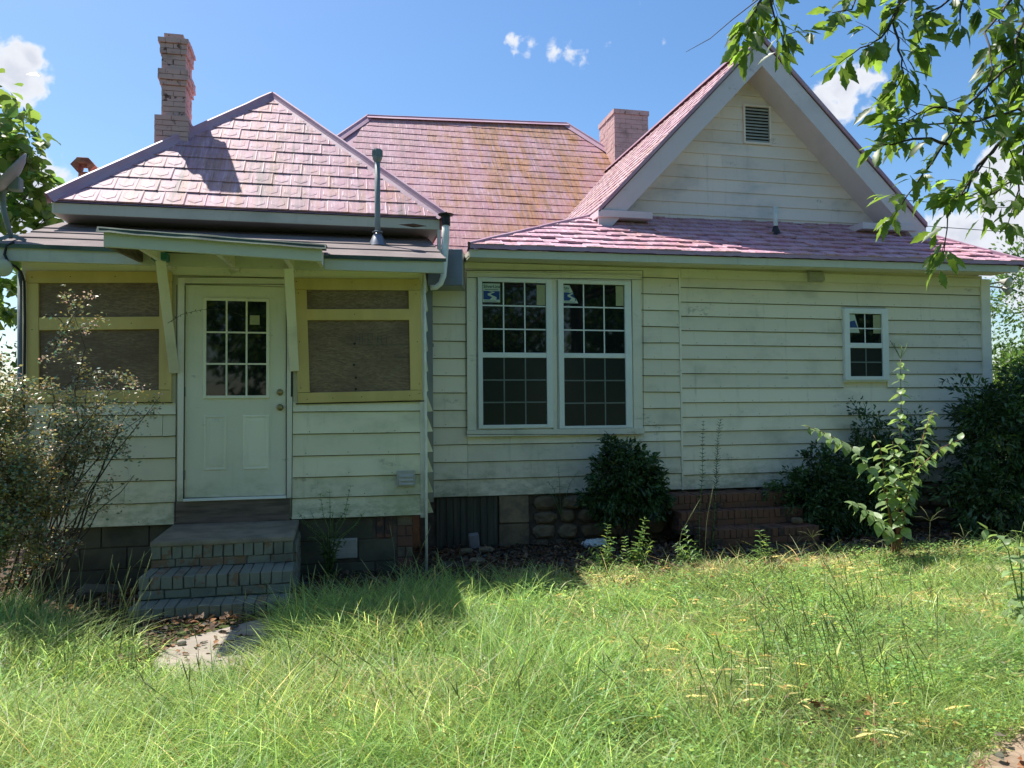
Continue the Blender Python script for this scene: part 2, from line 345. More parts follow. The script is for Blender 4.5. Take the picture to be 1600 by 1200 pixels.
M_LEAFL = leaf_mat('light_tree_leaves', (.085, .16, .035), (.30, .46, .08), .45, .45, .4)
M_ABEL = leaf_mat('abelia_leaves', (.28, .27, .165), (.35, .35, .14), .36, .3, .5)
M_PETAL = leaf_mat('pale_pink_flowers', (.80, .55, .46), (.75, .50, .40), .6, .35, .3)
M_OAK = leaf_mat('oak_leaf', (.075, .125, .032), (.36, .56, .07), .42, .48, .4, attr=False)
M_POKE = leaf_mat('broad_weed_leaf', (.20, .29, .13), (.42, .60, .15), .42, .4, .45, attr=False)
M_BARK = simple('bark', (.10, .08, .06), (.055, .045, .035), 14, .9, 40, .8, (1,1,.3))
M_TWIG = simple('twig', (.075, .055, .04), (.05, .04, .03), 14, .8, 40, .3)
M_STEMR = simple('red_stem', (.22, .07, .05), (.20, .14, .06), 9, .6, 40, .2)
M_STEMG = simple('green_stem', (.16, .23, .08), (.12, .18, .06), 9, .6, 40, .2)
def ground_mat():
    M, nt = new_mat('soil_and_turf'); t = NT(nt); p = t.pos()
    g = t.n('ShaderNodeNewGeometry'); sx = t.n('ShaderNodeSeparateXYZ'); t.l(g.outputs['Position'], sx.inputs[0])
    soil = t.mix(t.noise(p, 9, 8, .7), (.075, .052, .036), (.14, .10, .07))
    turf = t.mix(t.noise(p, 5, 7, .7), (.055, .085, .022), (.10, .12, .04))
    far = t.mix(t.noise(p, .6, 6, .7), (.07, .12, .03), (.10, .16, .045))
    y = t.m('ADD', sx.outputs[1], t.m('MULTIPLY', t.noise(p, 2.2, 4), .8))
    c = t.mix(t.ramp(y, 7.0, 7.6), turf, soil); c = t.mix(t.ramp(y, 18, 24), c, far); c = t.mix(t.ramp(t.m('MULTIPLY', sx.outputs[1], -1), 2, 6), c, far)
    t.out(c, .95, t.noise(p, 30, 8, .75), .8, .04, spec=.15); return M
M_GROUND = ground_mat()

# ------------------------------------------------------------------ ground
def build_ground():
    xs = [-220, -120, -60, -30, -16] + [(-10 + .25*i) for i in range(97)] + [20, 32, 60, 120, 220]
    ys = [-120, -60, -30, -14, -7, -3] + [(-1 + .25*i) for i in range(57)] + [16, 20, 30, 60, 120, 260]
    vs = [(x, y, gz(x, y) + (.03*mnoise.noise(Vector((x*6, y*6, 0))) if abs(x) < 12 and 0 < y < 12 else 0)) for y in ys for x in xs]
    n = len(xs); fs = [(j*n+i, j*n+i+1, (j+1)*n+i+1, (j+1)*n+i) for j in range(len(ys)-1) for i in range(n-1)]
    o = link('ground', mesh(vs, fs, 'ground', True), None, M_GROUND); o['kind'] = 'structure'
build_ground()
def slab_poly(name, pts, mat, top, thick, kind='structure'):
    b = MB(); n = len(pts); b.prism([Vector((p[0], p[1], gz(p[0], p[1])+top)) for p in pts][::-1], (0, 0, -thick)); o = b.build(name, mat); o['kind'] = kind; return o
pp = [at(x, y, z=.13) for x, y in ((296, 1002), (350, 988), (405, 972), (470, 960), (462, 985), (425, 1015), (395, 1060), (330, 1070), (270, 1064), (238, 1048), (250, 1026))]
slab_poly('concrete_path', pp, M_CONC, .030, .12)
pp = [at(x, y, z=.13) for x, y in ((1492, 1215), (1512, 1180), (1545, 1158), (1572, 1135), (1625, 1118), (1700, 1160), (1690, 1260), (1500, 1260))]
M_DIRT = simple('sandy_soil', (.36, .27, .19), (.24, .17, .115), 6, .95, 40, .8)
slab_poly('sandy_path', pp, M_DIRT, .012, .12)
pp = [at(x, y, z=.12) for x, y in ((1530, 884), (1600, 872), (1700, 868), (1720, 900), (1600, 905), (1545, 898))]
slab_poly('concrete_path', pp, M_CONC, .030, .12)

# ------------------------------------------------------------------ house
YP, YM = 7.9, 9.2
HOUSE = thing('house', (3, 9.2, 0), 'old single storey clapboard house with pink metal shingle roofs and a boarded up back porch', 'house')
def clap(parent, x0, x1, z0, z1, Y, mat, tb=.026, tt=.004, name='siding_board', jit=.0038):
    """one clapboard facing -Y: thick lower edge, thin top, slightly out of true"""
    a, b = rnd.uniform(-jit, jit), rnd.uniform(-jit, jit); k = rnd.uniform(-.003, .004)
    g = .0065
    vs = [(x0, Y-tb+k, z0+a+g), (x1, Y-tb-k, z0+b+g), (x1, Y-tt, z1+b+.004), (x0, Y-tt, z1+a+.004), (x0, Y, z0+a), (x1, Y, z0+b), (x1, Y, z1+b+.004), (x0, Y, z1+a+.004), (x0, Y-tb*.5, z0+a-.002), (x1, Y-tb*.5, z0+b-.002)]
    me = mesh(vs, [(0,1,2,3), (7,6,5,4), (3,2,6,7), (2,1,9,5,6), (0,3,7,4,8), (8,9,1,0), (4,5,9,8)], name); me.materials.append(mat); me.materials.append(M_LAPSHADE_NAIL)
    for i in (5, 6): me.polygons[i].material_index = 1  # lower lip and underside painted dark as seam shade
    return link(name, me, parent)
BOXF_S = [(0,1,2,3),(7,6,5,4),(1,0,4,5),(2,1,5,6),(3,2,6,7),(0,3,7,4)]
def wall_part(name, x0, x1, z0, z1, Y, depth, mat=None):
    return MB().box((x0, Y, z0), (x1, Y+depth, z1)).build(name, mat or M_SIDE, HOUSE)
def px_board(name, parent, p0, p1, Y, mat, proud=.02, back=.0):
    """board between two opposite pixel corners on plane Y"""
    a, b = at(p0[0], p0[1], Y=Y), at(p1[0], p1[1], Y=Y)
    return MB().box((min(a.x, b.x), Y-proud, min(a.z, b.z)), (max(a.x, b.x), Y+back, max(a.z, b.z))).build(name, mat, parent, bevel=.002)

# --- porch walls
PXL, PXR = -2.83, .85
pw = wall_part('porch_wall', PXL, PXR-.03, .66, 3.16, YP+.004, .10, M_SIDEP)
for (x0, x1) in ((PXL, -1.50), (-.445, PXR)):
    zs = [.645, .852, 1.062, 1.27, 1.475, 1.68, 1.79]
    if x0 > -1: zs = [.645, .85, 1.055, 1.26, 1.475, 1.69, 1.79]
    for i in range(6):
        if x0 < -2 and i in (1, 3, 4):
            xm = {1: -1.95, 3: -2.2, 4: -1.62}[i]; clap(pw, x0, xm-.002, zs[i], zs[i+1], YP, M_SIDEP); clap(pw, xm+.002, x1, zs[i], zs[i+1], YP, M_SIDEP)
        else: clap(pw, x0, x1, zs[i], zs[i+1], YP, M_SIDEP)
MB().box((PXL, YP-.012, 3.012), (PXR, YP, 3.16)).build('frieze_board', M_TRIM, pw)
# right side wall of the porch, loose flared boards
sw = MB().box((PXR-.03, YP, .66), (PXR+.01, YM, 3.3)).build('side_wall', M_SIDEP, HOUSE)
for i in range(12):
    z0 = .66+i*.205; f = .075 if i < 6 else .03
    m_ = MB(); m_.add([(PXR+.012, YP+.0, z0), (PXR+.012+f, YP+.0, z0+.004), (PXR+.018, YP, z0+.2), (PXR+.012, YP, z0+.2), (PXR+.012, YM, z0), (PXR+.012+f, YM, z0), (PXR+.018, YM, z0+.2), (PXR+.012, YM, z0+.2)],
           [(0,1,2,3),(7,6,5,4),(1,0,4,5),(2,1,5,6),(3,2,6,7),(0,3,7,4)]); m_.build('siding_board', M_SIDEP, sw)
m_ = MB().box((PXR-.045, YP-.03, .62), (PXR+.008, YP-.002, 3.14)); m_.build('corner_board', M_TRIM, HOUSE)
lw = MB().box((PXL, YP, .66), (PXL+.08, YM, 3.2)).build('side_wall', M_SIDEP, HOUSE)
# thin white pipe standing down the porch corner
b = MB(); b.tube([(.86, YP-.05, .03), (.862, YP-.05, 1.2), (.856, YP-.05, 2.2), (.85, YP-.05, 3.12)], .014, 8); b.tube([(.85, YP-.05, 3.0), (.85, YP, 3.0)], .008, 6); b.build('conduit', M_PVC, HOUSE, True)

# --- boarded porch openings
def boarded(cx, px_outer, rails, label=None):
    (x0, y0), (x1, y1), (x2, y2), (x3, y3) = px_outer       # tl, tr, br, bl pixels
    root = MB().box((at(x0, y0, Y=YP).x+.03, YP-.012, at(x3, y3, Y=YP).z+.02), (at(x1, y1, Y=YP).x-.03, YP-.002, at(x0, y0, Y=YP).z-.03)).build('window_boarding', M_OSB, HOUSE)
    if label: root['label'] = label
    for (q, nm) in rails:
        P = [at(px, py, Y=YP-.04) for px, py in q]
        MB().quadbox([P[3], P[2], P[1], P[0]], (0, .026, 0)).build(nm, M_YEL, root, bevel=.002)
    return root
bl = boarded(0, ((40, 424), (269, 425), (268, 627), (42, 627)), [
    (((40, 423), (269, 424.5), (269, 441.5), (40, 442)), 'rail'), (((41, 442.5), (60, 442.5), (60.5, 609), (42, 609)), 'stile'), (((249, 442), (268.5, 442), (268, 609), (248, 609)), 'stile'),
    (((60.5, 496), (249, 494.5), (248.5, 514), (61, 516)), 'rail'), (((42, 609.5), (268, 609.5), (267.5, 628), (42, 629)), 'rail')])
br = boarded(0, ((460, 434.5), (656.5, 436), (660.5, 624), (465.5, 629.5)), [
    (((460, 434.5), (656.5, 436), (657, 453.5), (460.5, 452.5)), 'rail'), (((461, 453), (479, 453), (484, 613), (465, 613.5)), 'stile'), (((638.5, 453.5), (657, 454), (660, 609), (641.5, 609.5)), 'stile'),
    (((479.5, 483), (639.5, 482.5), (640, 500), (480, 500)), 'rail'), (((465, 614), (660, 609.5), (661, 625), (465.5, 630)), 'rail')])
# pencilled letters and nail heads on the boarding
b = MB()

for (px, py) in ((554, 537), (553, 570), (556, 590), (617, 500), (556, 608)):
    p = at(px, py, Y=YP-.013); b.lathe((p.x, p.y+.002, p.z), [(0, -.003), (.012, -.0025), (.014, 0)], 8, (0, 1, 0))
b.build('knot', M_DIM, br)
b = MB()
def stroke(b, x0, y0, x1, y1, w=1.0, Y=YP-.0145):
    a, c = at(x0, y0, Y=Y), at(x1, y1, Y=Y); t = (c-a).normalized(); n = Vector((-t.z, 0, t.x))*w*.003; b.add([a-n, c-n, c+n, a+n], [(0,1,2,3)])
for (x0, y0, x1, y1) in ((556, 522, 556, 538), (562, 521, 562, 538), (556, 530, 562, 530), (566, 521, 566, 538), (566, 521, 573, 521), (566, 530, 572, 530), (575, 521, 575, 538), (575, 521, 582, 521), (582, 521, 582, 530), (575, 530, 582, 538), (566, 539, 638, 539), (590, 524, 590, 536), (596, 524, 596, 536), (590, 530, 596, 530), (616, 558, 640, 558), (604, 526, 612, 526), (604, 526, 604, 537)): stroke(b, x0, y0, x1, y1, .55)
b.build('pencil_marks', M_INK, br)
for rt_, pts in ((bl, ((50, 433), (50, 600), (258, 434), (258, 520), (258, 600), (110, 432), (180, 432), (100, 505), (150, 512), (205, 505), (50, 515))), (br, ((463, 440), (550, 441), (650, 445), (650, 459), (466, 458), (468, 534), (652, 534), (655, 600), (520, 622), (565, 620), (640, 618), (470, 606), (554, 491), (480, 624), (655, 615)))):
    b = MB()
    for px, py in pts:
        p = at(px, py, Y=YP-.0405); b.lathe((p.x, p.y, p.z), [(0, -.001), (.005, -.001), (.005, .002)], 6, (0, 1, 0))
    b.build('nail_heads', M_BLK, rt_)

# --- porch door
DX0, DX1, DZ0, DZ1 = at(290, 445, Y=YP).x, at(447, 445, Y=YP).x, at(287, 778, Y=YP).z, at(290, 445, Y=YP).z
dr = MB().box((DX0, YP-.012, DZ0), (DX1, YP+.03, DZ1)).build('door', M_DOOR, HOUSE, bevel=.003)
gx0, gx1, gz0, gz1 = at(323, 540, Y=YP).x, at(416.5, 540, Y=YP).x, at(370, 618, Y=YP).z, at(370, 471, Y=YP).z
MB().box((gx0, YP-.016, gz0), (gx1, YP-.0125, gz1)).build('pane', M_GLASS, dr)
b = MB(); w = .028
for (x0, z0, x1, z1) in ((gx0-w, gz0-w, gx0, gz1+w), (gx1, gz0-w, gx1+w, gz1+w), (gx0, gz0-w, gx1, gz0), (gx0, gz1, gx1, gz1+w)): b.box((x0, YP-.032, z0), (x1, YP-.0125, z1))
b.build('window_trim', M_DOOR, dr, bevel=.003)
for i in (1, 2):
    x = gx0+(gx1-gx0)*i/3; MB().box((x-.008, YP-.024, gz0), (x+.008, YP-.0165, gz1)).build('muntin', M_DOOR, dr)
    z = gz0+(gz1-gz0)*i/3; MB().box((gx0, YP-.0265, z-.008), (gx1, YP-.0245, z+.008)).build('muntin', M_DOOR, dr)
pxx = at(398, 500, Y=YP-.018); MB().box((pxx.x-.045, YP-.0185, pxx.z-.045), (pxx.x+.045, YP-.017, pxx.z+.045)).build('paper_note', M_PAPERY, dr)
for (xa, xb) in ((319, 355), (380, 421)):
    x0, x1 = at(xa, 690, Y=YP).x, at(xb, 690, Y=YP).x; z0, z1 = at(350, 735, Y=YP).z, at(350, 649, Y=YP).z
    b = MB(); q = [(x0, z0), (x1, z0), (x1, z1), (x0, z1)]
    def ring(b, i0, y0, i1, y1):
        A = [(x0+i0, y0, z0+i0), (x1-i0, y0, z0+i0), (x1-i0, y0, z1-i0), (x0+i0, y0, z1-i0)]; B = [(x0+i1, y1, z0+i1), (x1-i1, y1, z0+i1), (x1-i1, y1, z1-i1), (x0+i1, y1, z1-i1)]
        b.add(A+B, [(i, (i+1) % 4, 4+(i+1) % 4, 4+i) for i in range(4)])
    ring(b, 0, YP-.0125, .012, YP-.021); ring(b, .012, YP-.021, .03, YP-.0135); ring(b, .03, YP-.0135, .055, YP-.018); b.add([(x0+.055, YP-.018, z0+.055), (x1-.055, YP-.018, z0+.055), (x1-.055, YP-.018, z1-.055), (x0+.055, YP-.018, z1-.055)], [(0,1,2,3)])
    b.build('door_panel', M_DOOR, dr)
for (px, py, r_) in ((437.5, 613, .030), (437.5, 636.5, .032)):
    p = at(px, py, Y=YP-.012); b = MB()
    prof = [(.033, 0), (.033, .006), (.015, .012), (.013, .03), (.026, .042), (.029, .055), (.022, .066), (0, .069)] if py > 620 else [(.032, 0), (.032, .008), (.024, .018), (.022, .022), (0, .024)]
    b.lathe(p, prof, 16, (0, -1, 0)); b.build('door_knob' if py > 620 else 'deadbolt', M_BRASS, dr, True)
for pz in (500, 612, 742):
    p = at(289, pz, Y=YP-.014); MB().box((p.x-.008, YP-.02, p.z-.045), (p.x+.004, YP-.012, p.z+.045)).build('hinge', M_GALV, dr)
df = MB()
tx0, tx1, tz1 = at(278, 500, Y=YP-.03).x, at(457.5, 500, Y=YP-.03).x, at(360, 434, Y=YP-.03).z
cas = MB().box((tx0, YP-.03, DZ0-.03), (DX0-.004, YP, tz1)).build('door_frame', M_TRIM, HOUSE, bevel=.002)
MB().box((DX1+.004, YP-.03, DZ0-.03), (tx1, YP, tz1)).build('jamb', M_TRIM, cas, bevel=.002)
MB().box((DX0-.004, YP-.032, DZ1+.008), (DX1+.004, YP, tz1+.002)).build('head_casing', M_TRIM, cas, bevel=.002)
MB().box((DX0-.004, YP-.05, DZ0-.03), (DX1+.004, YP, DZ0-.004)).build('sill', M_SASH, cas, bevel=.003)
a, c = at(272, 781, Y=YP-.02), at(453, 820, Y=YP-.02)
MB().box((a.x, YP-.03, .635), (c.x, YP-.002, DZ0-.031)).build('threshold_board', M_WOODD, HOUSE, bevel=.003)
for (pa, pb, w_) in (((289.4, 446), (286.6, 779), .008), ((447.4, 444), (447.2, 779), .008), ((289, 443.6), (448, 444.2), .007), ((278, 433), (457, 434), .005), ((287, 778.6), (447, 777.5), .009)):
    A_, B_2 = at(*pa, Y=YP-.0335), at(*pb, Y=YP-.0335); t_ = (B_2-A_).normalized(); n_ = Vector((-t_.z, 0, t_.x))*w_*.5; MB().add([A_-n_, B_2-n_, B_2+n_, A_+n_], [(0,1,2,3)]).build('open_joint', M_DIM, cas)
for (pa, pb, w_) in (((276.2, 445), (274, 815), .006), ((458.6, 440), (455.8, 808), .006), ((462, 631), (664, 626.5), .012), ((64, 629.8), (270, 629), .008), ((455.8, 560), (455.6, 620), .014)):
    A_, B_2 = at(*pa, Y=YP-.031), at(*pb, Y=YP-.031); t_ = (B_2-A_).normalized(); n_ = Vector((-t_.z, 0, t_.x))*w_*.5; MB().add([A_-n_, B_2-n_, B_2+n_, A_+n_], [(0,1,2,3)]).build('open_joint', M_DIM, pw)
def nails(par, x0, x1, z0, e, n, Y, skip=()):
    b = MB()
    for i in range(n):
        x = x0+rnd.uniform(.05, .3)
        while x < x1:
            z = z0+i*e+.03+rnd.uniform(-.006, .006)
            if not any(a < x < c and d < z < f for a, c, d, f in skip): b.add([(x-.004, Y-.0295, z-.004), (x+.004, Y-.0295, z-.004), (x+.004, Y-.0285, z+.004), (x-.004, Y-.0285, z+.004)], [(0,1,2,3)])
            x += .405+rnd.uniform(-.02, .02)
    o_ = b.build('nail_heads', M_LAPSHADE_NAIL, par); o_['kind'] = 'stuff'
nails(pw, PXL, -1.55, .645, .206, 5, YP); nails(pw, -.42, PXR-.06, .645, .206, 5, YP)
# small louvred dryer outlet
p0, p1 = at(620, 736, Y=YP-.04), at(649, 760, Y=YP-.04)
vr = MB().box((p0.x, YP-.045, p1.z), (p1.x, YP-.012, p0.z)).build('wall_vent', M_VENT, HOUSE, bevel=.004)
for i in range(3):
    z = p1.z+.022+i*.037; MB().add([(p0.x+.02, YP-.062, z), (p1.x-.02, YP-.062, z), (p1.x-.02, YP-.046, z+.034), (p0.x+.02, YP-.046, z+.034), (p0.x+.02, YP-.045, z), (p1.x-.02, YP-.045, z)], [(0,1,2,3),(0,4,5,1)]).build('louvre', M_VENT, vr)

# --- foundation of the porch
fd = MB().box((PXL+.1, YP+.03, -.3), (PXR-.12, YP+.2, .66)).build('foundation', M_MORTD, HOUSE)
def block_row(x0, x1, z0, z1, wds, mat, nm='block', Y=YP+.03, jit=.003):
    x = x0; i = 0
    while x < x1-.04:
        w = wds[i % len(wds)]*rnd.uniform(.96, 1.04); xe = min(x+w, x1)
        MB().box((x+.006, Y-.014+rnd.uniform(-.003, .003), z0+.005), (xe-.006, Y+.03, z1-.005), jit).build(nm, mat, fd, bevel=.004); x = xe; i += 1
for k in range(4):
    block_row(PXL+.1-(0 if k % 2 else .0), -1.5, .645-.2*(k+1), .645-.2*k, [.4, .4] if k % 2 else [.2, .4, .4], M_CMU)
block_row(-.43, .36, .42, .64, [.4, .39], M_CMU); block_row(-.43, -.10, .20, .42, [.3], M_CMU); block_row(.19, .56, .20, .42, [.40], M_CMU); block_row(-.43, .56, -.02, .2, [.4], M_CMU)
for x in (.37, .455): MB().box((x, YP+.012, .43), (x+.075, YP+.05, .64), .004).build('brick', M_RED, fd, bevel=.004)
for k in range(6):
    block_row(.57, PXR-.12, .645-.105*(k+1), .645-.105*k, [.09, .14] if k % 2 else [.16], M_RED if k % 3 else M_STONE, 'brick')
gv = MB().box((-.087, YP+.004, .245), (.18, YP+.03, .44)).build('foundation_vent', M_VENT, HOUSE)
for i in range(9): MB().box((-.08, YP-.004, .257+i*.02), (.173, YP+.004, .266+i*.02)).build('louvre', M_VENT, gv)

# --- steps with worn teal paint
TS = thing('brick_steps', (-.95, 6.9, .15), 'three teal painted brick steps with worn paint up to the porch door', 'steps')
SL, SR = -1.50, -.385
sb = MB().box((SL-.005, 6.99, .0), (SR+.005, YP-.035, .585)).box((SL, 6.62, .0), (SR, 7.0, .40)).box((SL-.005, 6.36, -.05), (SR-.01, 6.64, .225)).build('core', M_MORT, TS)
# concrete top slab, rounded
bm = bmesh.new(); bmesh.ops.create_cube(bm, size=1)
for v in bm.verts: v.co = Vector((SL-.025+(v.co.x+.5)*(SR-SL+.035), 6.96+(v.co.y+.5)*(YP-.03-6.96), .60+(v.co.z+.5)*.048 - (.015 if v.co.y < 0 else 0)))
bmesh.ops.bevel(bm, geom=list(bm.edges), offset=.018, segments=3, affect='EDGES', profile=.6)
me = bpy.data.meshes.new('slab'); bm.to_mesh(me); bm.free(); link('top_slab', me, TS, M_CONCD)
BR = {}
def brick(parent, x0, y0, z0, x1, y1, z1, mat, jit=.0045, bev=.0035, nm='brick'):
    return MB().box((x0, y0, z0), (x1, y1, z1), jit).build(nm, mat, parent, bevel=bev)
def course(parent, x0, x1, ya, yb, z0, z1, w, mat, jn=.008, **k):
    n = max(1, round((x1-x0)/w)); w = (x1-x0)/n
    for i in range(n):
        dy = rnd.uniform(-.006, .006); brick(parent, x0+i*w+jn/2, ya+dy, z0+jn/2+rnd.uniform(-.002, .002), x0+(i+1)*w-jn/2, yb, z1-jn/4+rnd.uniform(-.002, .002), mat, **k)
course(TS, SL-.02, SR+.005, 6.972, 7.08, .482, .600, .083, M_TEAL)
course(TS, SL-.02, SR+.005, 6.975, 7.08, .412, .482, .2, M_TEAL)
course(TS, SL-.03, SR+.02, 6.60, 6.97, .31, .415, .085, M_TEAL)
course(TS, SL-.03, SR+.01, 6.605, 6.70, .235, .31, .2, M_TEAL)
course(TS, SL-.04, SR-.0, 6.335, 6.60, .135, .235, .085, M_TEAL)
for k, (ya, yb, z1) in enumerate(((7.0, 7.85, .58), (6.62, 7.0, .4), (6.36, 6.6, .22))):       # side faces
    for s, X in ((-1, SL-.012), (1, SR+.012)):
        z = .1
        while z < z1-.04:
            y = ya+.08
            while y < yb-.05:
                ye = min(y+.2, yb); brick(TS, X-.012, y+.004, z, X+.012, ye-.004, min(z+.066, z1-.003), M_TEAL); y = ye
            z += .075

# --- shed roof over the porch
sr = MB(); zf, zb = 3.19, 3.765; XL, XR = -2.90, 1.01; YF = 7.58
slp = (zb-zf)/(9.22-YF)
def shz(y): return zf+slp*(y-YF)
shed = MB().quadbox([(XL, YF, zf-.03), (XR, YF, zf-.03), (XR, 9.22, zb-.03), (XL, 9.22, zb-.03)], (0, 0, -.05)).build('shed_roof', M_SOFFIT, HOUSE)
ys = [YF-.03, YF+.42, YF+.80, YF+1.12, 9.22]
for i in range(4):                                              # strips of roll roofing, each lapping the one below
    y0, y1 = ys[i]-.03, ys[i+1]; n = 24; vs = []; 
    for r_ in (0, 1):
        for j in range(n+1):
            x = XL-.02+(XR-XL+.04)*j/n; y = (y0, y1)[r_] + .012*mnoise.noise(Vector((x*2, i*3+r_, 0))); z = shz(y)+(.016 if r_ == 0 else .002)+.004*mnoise.noise(Vector((x*3, i+r_*5, 2)))
            vs.append((x, y, z))
    vs += [(v[0], v[1], v[2]-.014) for v in vs[:n+1]]
    fs = [(j, j+1, n+2+j, n+1+j) for j in range(n)] + [(2*n+2+j, 2*n+3+j, j+1, j) for j in range(n)]
    link('roofing_strip', mesh(vs, fs, 'strip'), shed, M_ROLL)
b = MB()
for j in range(20):
    x0 = XL-.02+(XR-XL+.04)*j/20; x1 = XL-.02+(XR-XL+.04)*(j+1)/20; s0 = .012*mnoise.noise(Vector((x0*1.7, 3, 3))); s1 = .012*mnoise.noise(Vector((x1*1.7, 3, 3)))
    b.add([(x0, YF-.064, zf-.045+s0), (x1, YF-.064, zf-.045+s1), (x1, YF-.063, zf-.006), (x0, YF-.063, zf-.006)], [(0,1,2,3)])
b.build('drip_edge', M_ROLLE, shed)
MB().box((XL, YF-.045, zf-.155), (-.14, YF-.02, zf-.035)).build('fascia', M_FASC, shed, bevel=.003)
MB().box((-.13, YF-.045, zf-.150), (XR, YF-.02, zf-.035)).build('fascia', M_FASC, shed, bevel=.003)
MB().add([(XR, YF-.02, zf-.15), (XR, 9.22, zb-.15), (XR, 9.22, zb-.03), (XR, YF-.02, zf-.03)], [(0,1,2,3)]).build('rake_board', M_FASC, shed)
MB().add([(XL, YF-.02, zf-.15), (XL, 9.22, zb-.15), (XL, 9.22, zb-.03), (XL, YF-.02, zf-.03)], [(3,2,1,0)]).build('rake_board', M_FASC, shed)
MB().quadbox([(XL, YF-.02, zf-.12), (XR, YF-.02, zf-.12), (XR, YP, zf-.09), (XL, YP, zf-.09)], (0, 0, .02)).build('soffit', M_TRIM, shed)

# --- little canopy above the door
CX0, CX1 = -1.756, -.13
zl, zr = 3.118, 3.047
can = MB(); q = [(CX0-.03, 6.44, zl), (CX1+.02, 6.44, zr), (CX1+.02, 7.66, 3.265), (CX0-.03, 7.66, 3.30)]
can = can.quadbox([Vector(p) for p in q], (0, 0, -.02)).build('door_canopy', M_ROLLE, HOUSE)
n = 18; vs = []
for r_ in range(3):
    for j in range(n+1):
        f = j/n; x = CX0-.045+(CX1-CX0+.08)*f; y = (6.42, 6.46, 7.6)[r_]; e = zl+(zr-zl)*f; zz = (e-.035+.012*mnoise.noise(Vector((x*5, 1, 1))), e+.012+.02*max(0, mnoise.noise(Vector((x*2.5, 2, 5)))), 3.29-.03*f)[r_]
        vs.append((x, y, zz))
link('roofing_sheet', mesh(vs, [(r*(n+1)+j, r*(n+1)+j+1, (r+1)*(n+1)+j+1, (r+1)*(n+1)+j) for r in range(2) for j in range(n)], 'sheet'), can, M_ROLLE)
MB().quadbox([(CX0, 6.46, zl-.138), (CX1, 6.46, zr-.128), (CX1, 6.46, zr-.015), (CX0, 6.46, zl-.022)], (0, .035, 0)).build('fascia', M_FASC, can, bevel=.003)
for X, za, nm in ((CX0+.02, zl, 1), (CX1-.02, zr, 2)):
    MB().prism([(X-.02, 6.50, za-.13), (X-.02, 7.55, 3.06 if nm == 1 else 3.07), (X-.02, 7.55, 3.2), (X-.02, 6.50, za-.03)], (.035, 0, 0)).build('side_board', M_WOODD if nm == 1 else M_TRIM, can)
for X in (-1.53, -.95, -.42):
    f = (X-CX0)/(CX1-CX0); za = zl+(zr-zl)*f
    MB().prism([(X-.02, 6.50, za-.115), (X-.02, YP, 3.06), (X-.02, YP, 3.16), (X-.02, 6.50, za-.025)], (.04, 0, 0)).build('rafter', M_TRIM, can)
MB().quadbox([(CX0, 6.5, zl-.024), (CX1, 6.5, zr-.024), (CX1, YP-.0, 3.17), (CX0, YP-.0, 3.2)], (0, 0, .004)).build('ceiling_board', M_TRIM, can)
MB().beam((-1.53, 7.33, 3.05), (-1.515, YP-.03, 2.08), .04, .085, (1, .2, 0)).build('brace', M_TRIM, can, bevel=.003)
MB().beam((-.45, 7.44, 3.03), (-.42, YP-.03, 2.10), .04, .085, (1, .2, 0)).build('brace', M_TRIM, can, bevel=.003)
p = at(252, 398, X=-1.53); MB().box((-1.59, 7.24, 3.035), (-1.46, 7.37, 3.1)).build('bracket', M_TEALP, can, bevel=.004)

# --- main wall, windows
zA0, eA = .672-.003, (2.728-.672)/10
zC0, eC = .861-.2076, (3.144-.861)/11
zD0, eD = 1.578-.184*5, .184
mw = wall_part('main_wall', .95, 8.86, .67, 3.52, YM+.004, .12)
def rows(z0, e, n, x0, x1, **k):
    for i in range(n): clap(mw, x0, x1, z0+i*e, z0+(i+1)*e, YM, k.get('mat', M_SIDE))
WX0, WX1 = at(730, 550, Y=YM-.03).x, at(1003, 550, Y=YM-.03).x
WZ0, WZ1 = at(865, 677, Y=YM-.03).z, at(865, 424, Y=YM-.03).z
XC = at(1065, 600, Y=YM-.02).x
rows(zA0-.004, eA, 12, .96, WX0-.002)
for i in range(4):
    z0 = zA0-.004+i*eA; clap(mw, WX0+.002, XC-.022, z0, min(z0+eA, WZ0-.004), YM, M_SIDE)
clap(mw, WX1+.002, XC-.022, WZ0-.003, zC0+eC*4, YM, M_SIDE)
for i in range(4, 14): clap(mw, WX1+.002, XC-.022, zC0+i*eC, min(zC0+(i+1)*eC, 3.46), YM, M_SIDE)
MB().box((XC-.02, YM-.03, .66), (XC+.004, YM, 3.46)).build('joint_strip', M_TRIM, mw)
SWX0, SWX1 = at(1317.5, 540, Y=YM-.03).x, at(1386, 540, Y=YM-.03).x
SWZ0, SWZ1 = at(1352, 594, Y=YM-.03).z, at(1352, 482, Y=YM-.03).z
XE = 8.80
for i in range(15):
    z0 = zD0+i*eD-.02*0; z1 = z0+eD
    if z0 > 3.45: break
    z1 = min(z1, 3.47)
    if z1 > SWZ0+.01 and z0 < SWZ1-.01:
        clap(mw, XC+.006, SWX0-.002, z0, z1, YM, M_SIDE); clap(mw, SWX1+.002, XE, z0, z1, YM, M_SIDE)
    elif i % 4 == 1: xm = XC+1.2+i*.17; clap(mw, XC+.006, xm-.001, z0, z1, YM, M_SIDE); clap(mw, xm+.001, XE, z0, z1, YM, M_SIDE)
    else: clap(mw, XC+.006, XE, z0, z1, YM, M_SIDE)
MB().box((XE+.002, YM-.04, .62), (XE+.155, YM+.1, 3.47)).build('corner_board', M_TRIM, HOUSE, bevel=.004)
MB().box((8.86, YM+.1, .62), (8.94, 14, 3.45)).build('side_wall', M_SIDE, HOUSE)
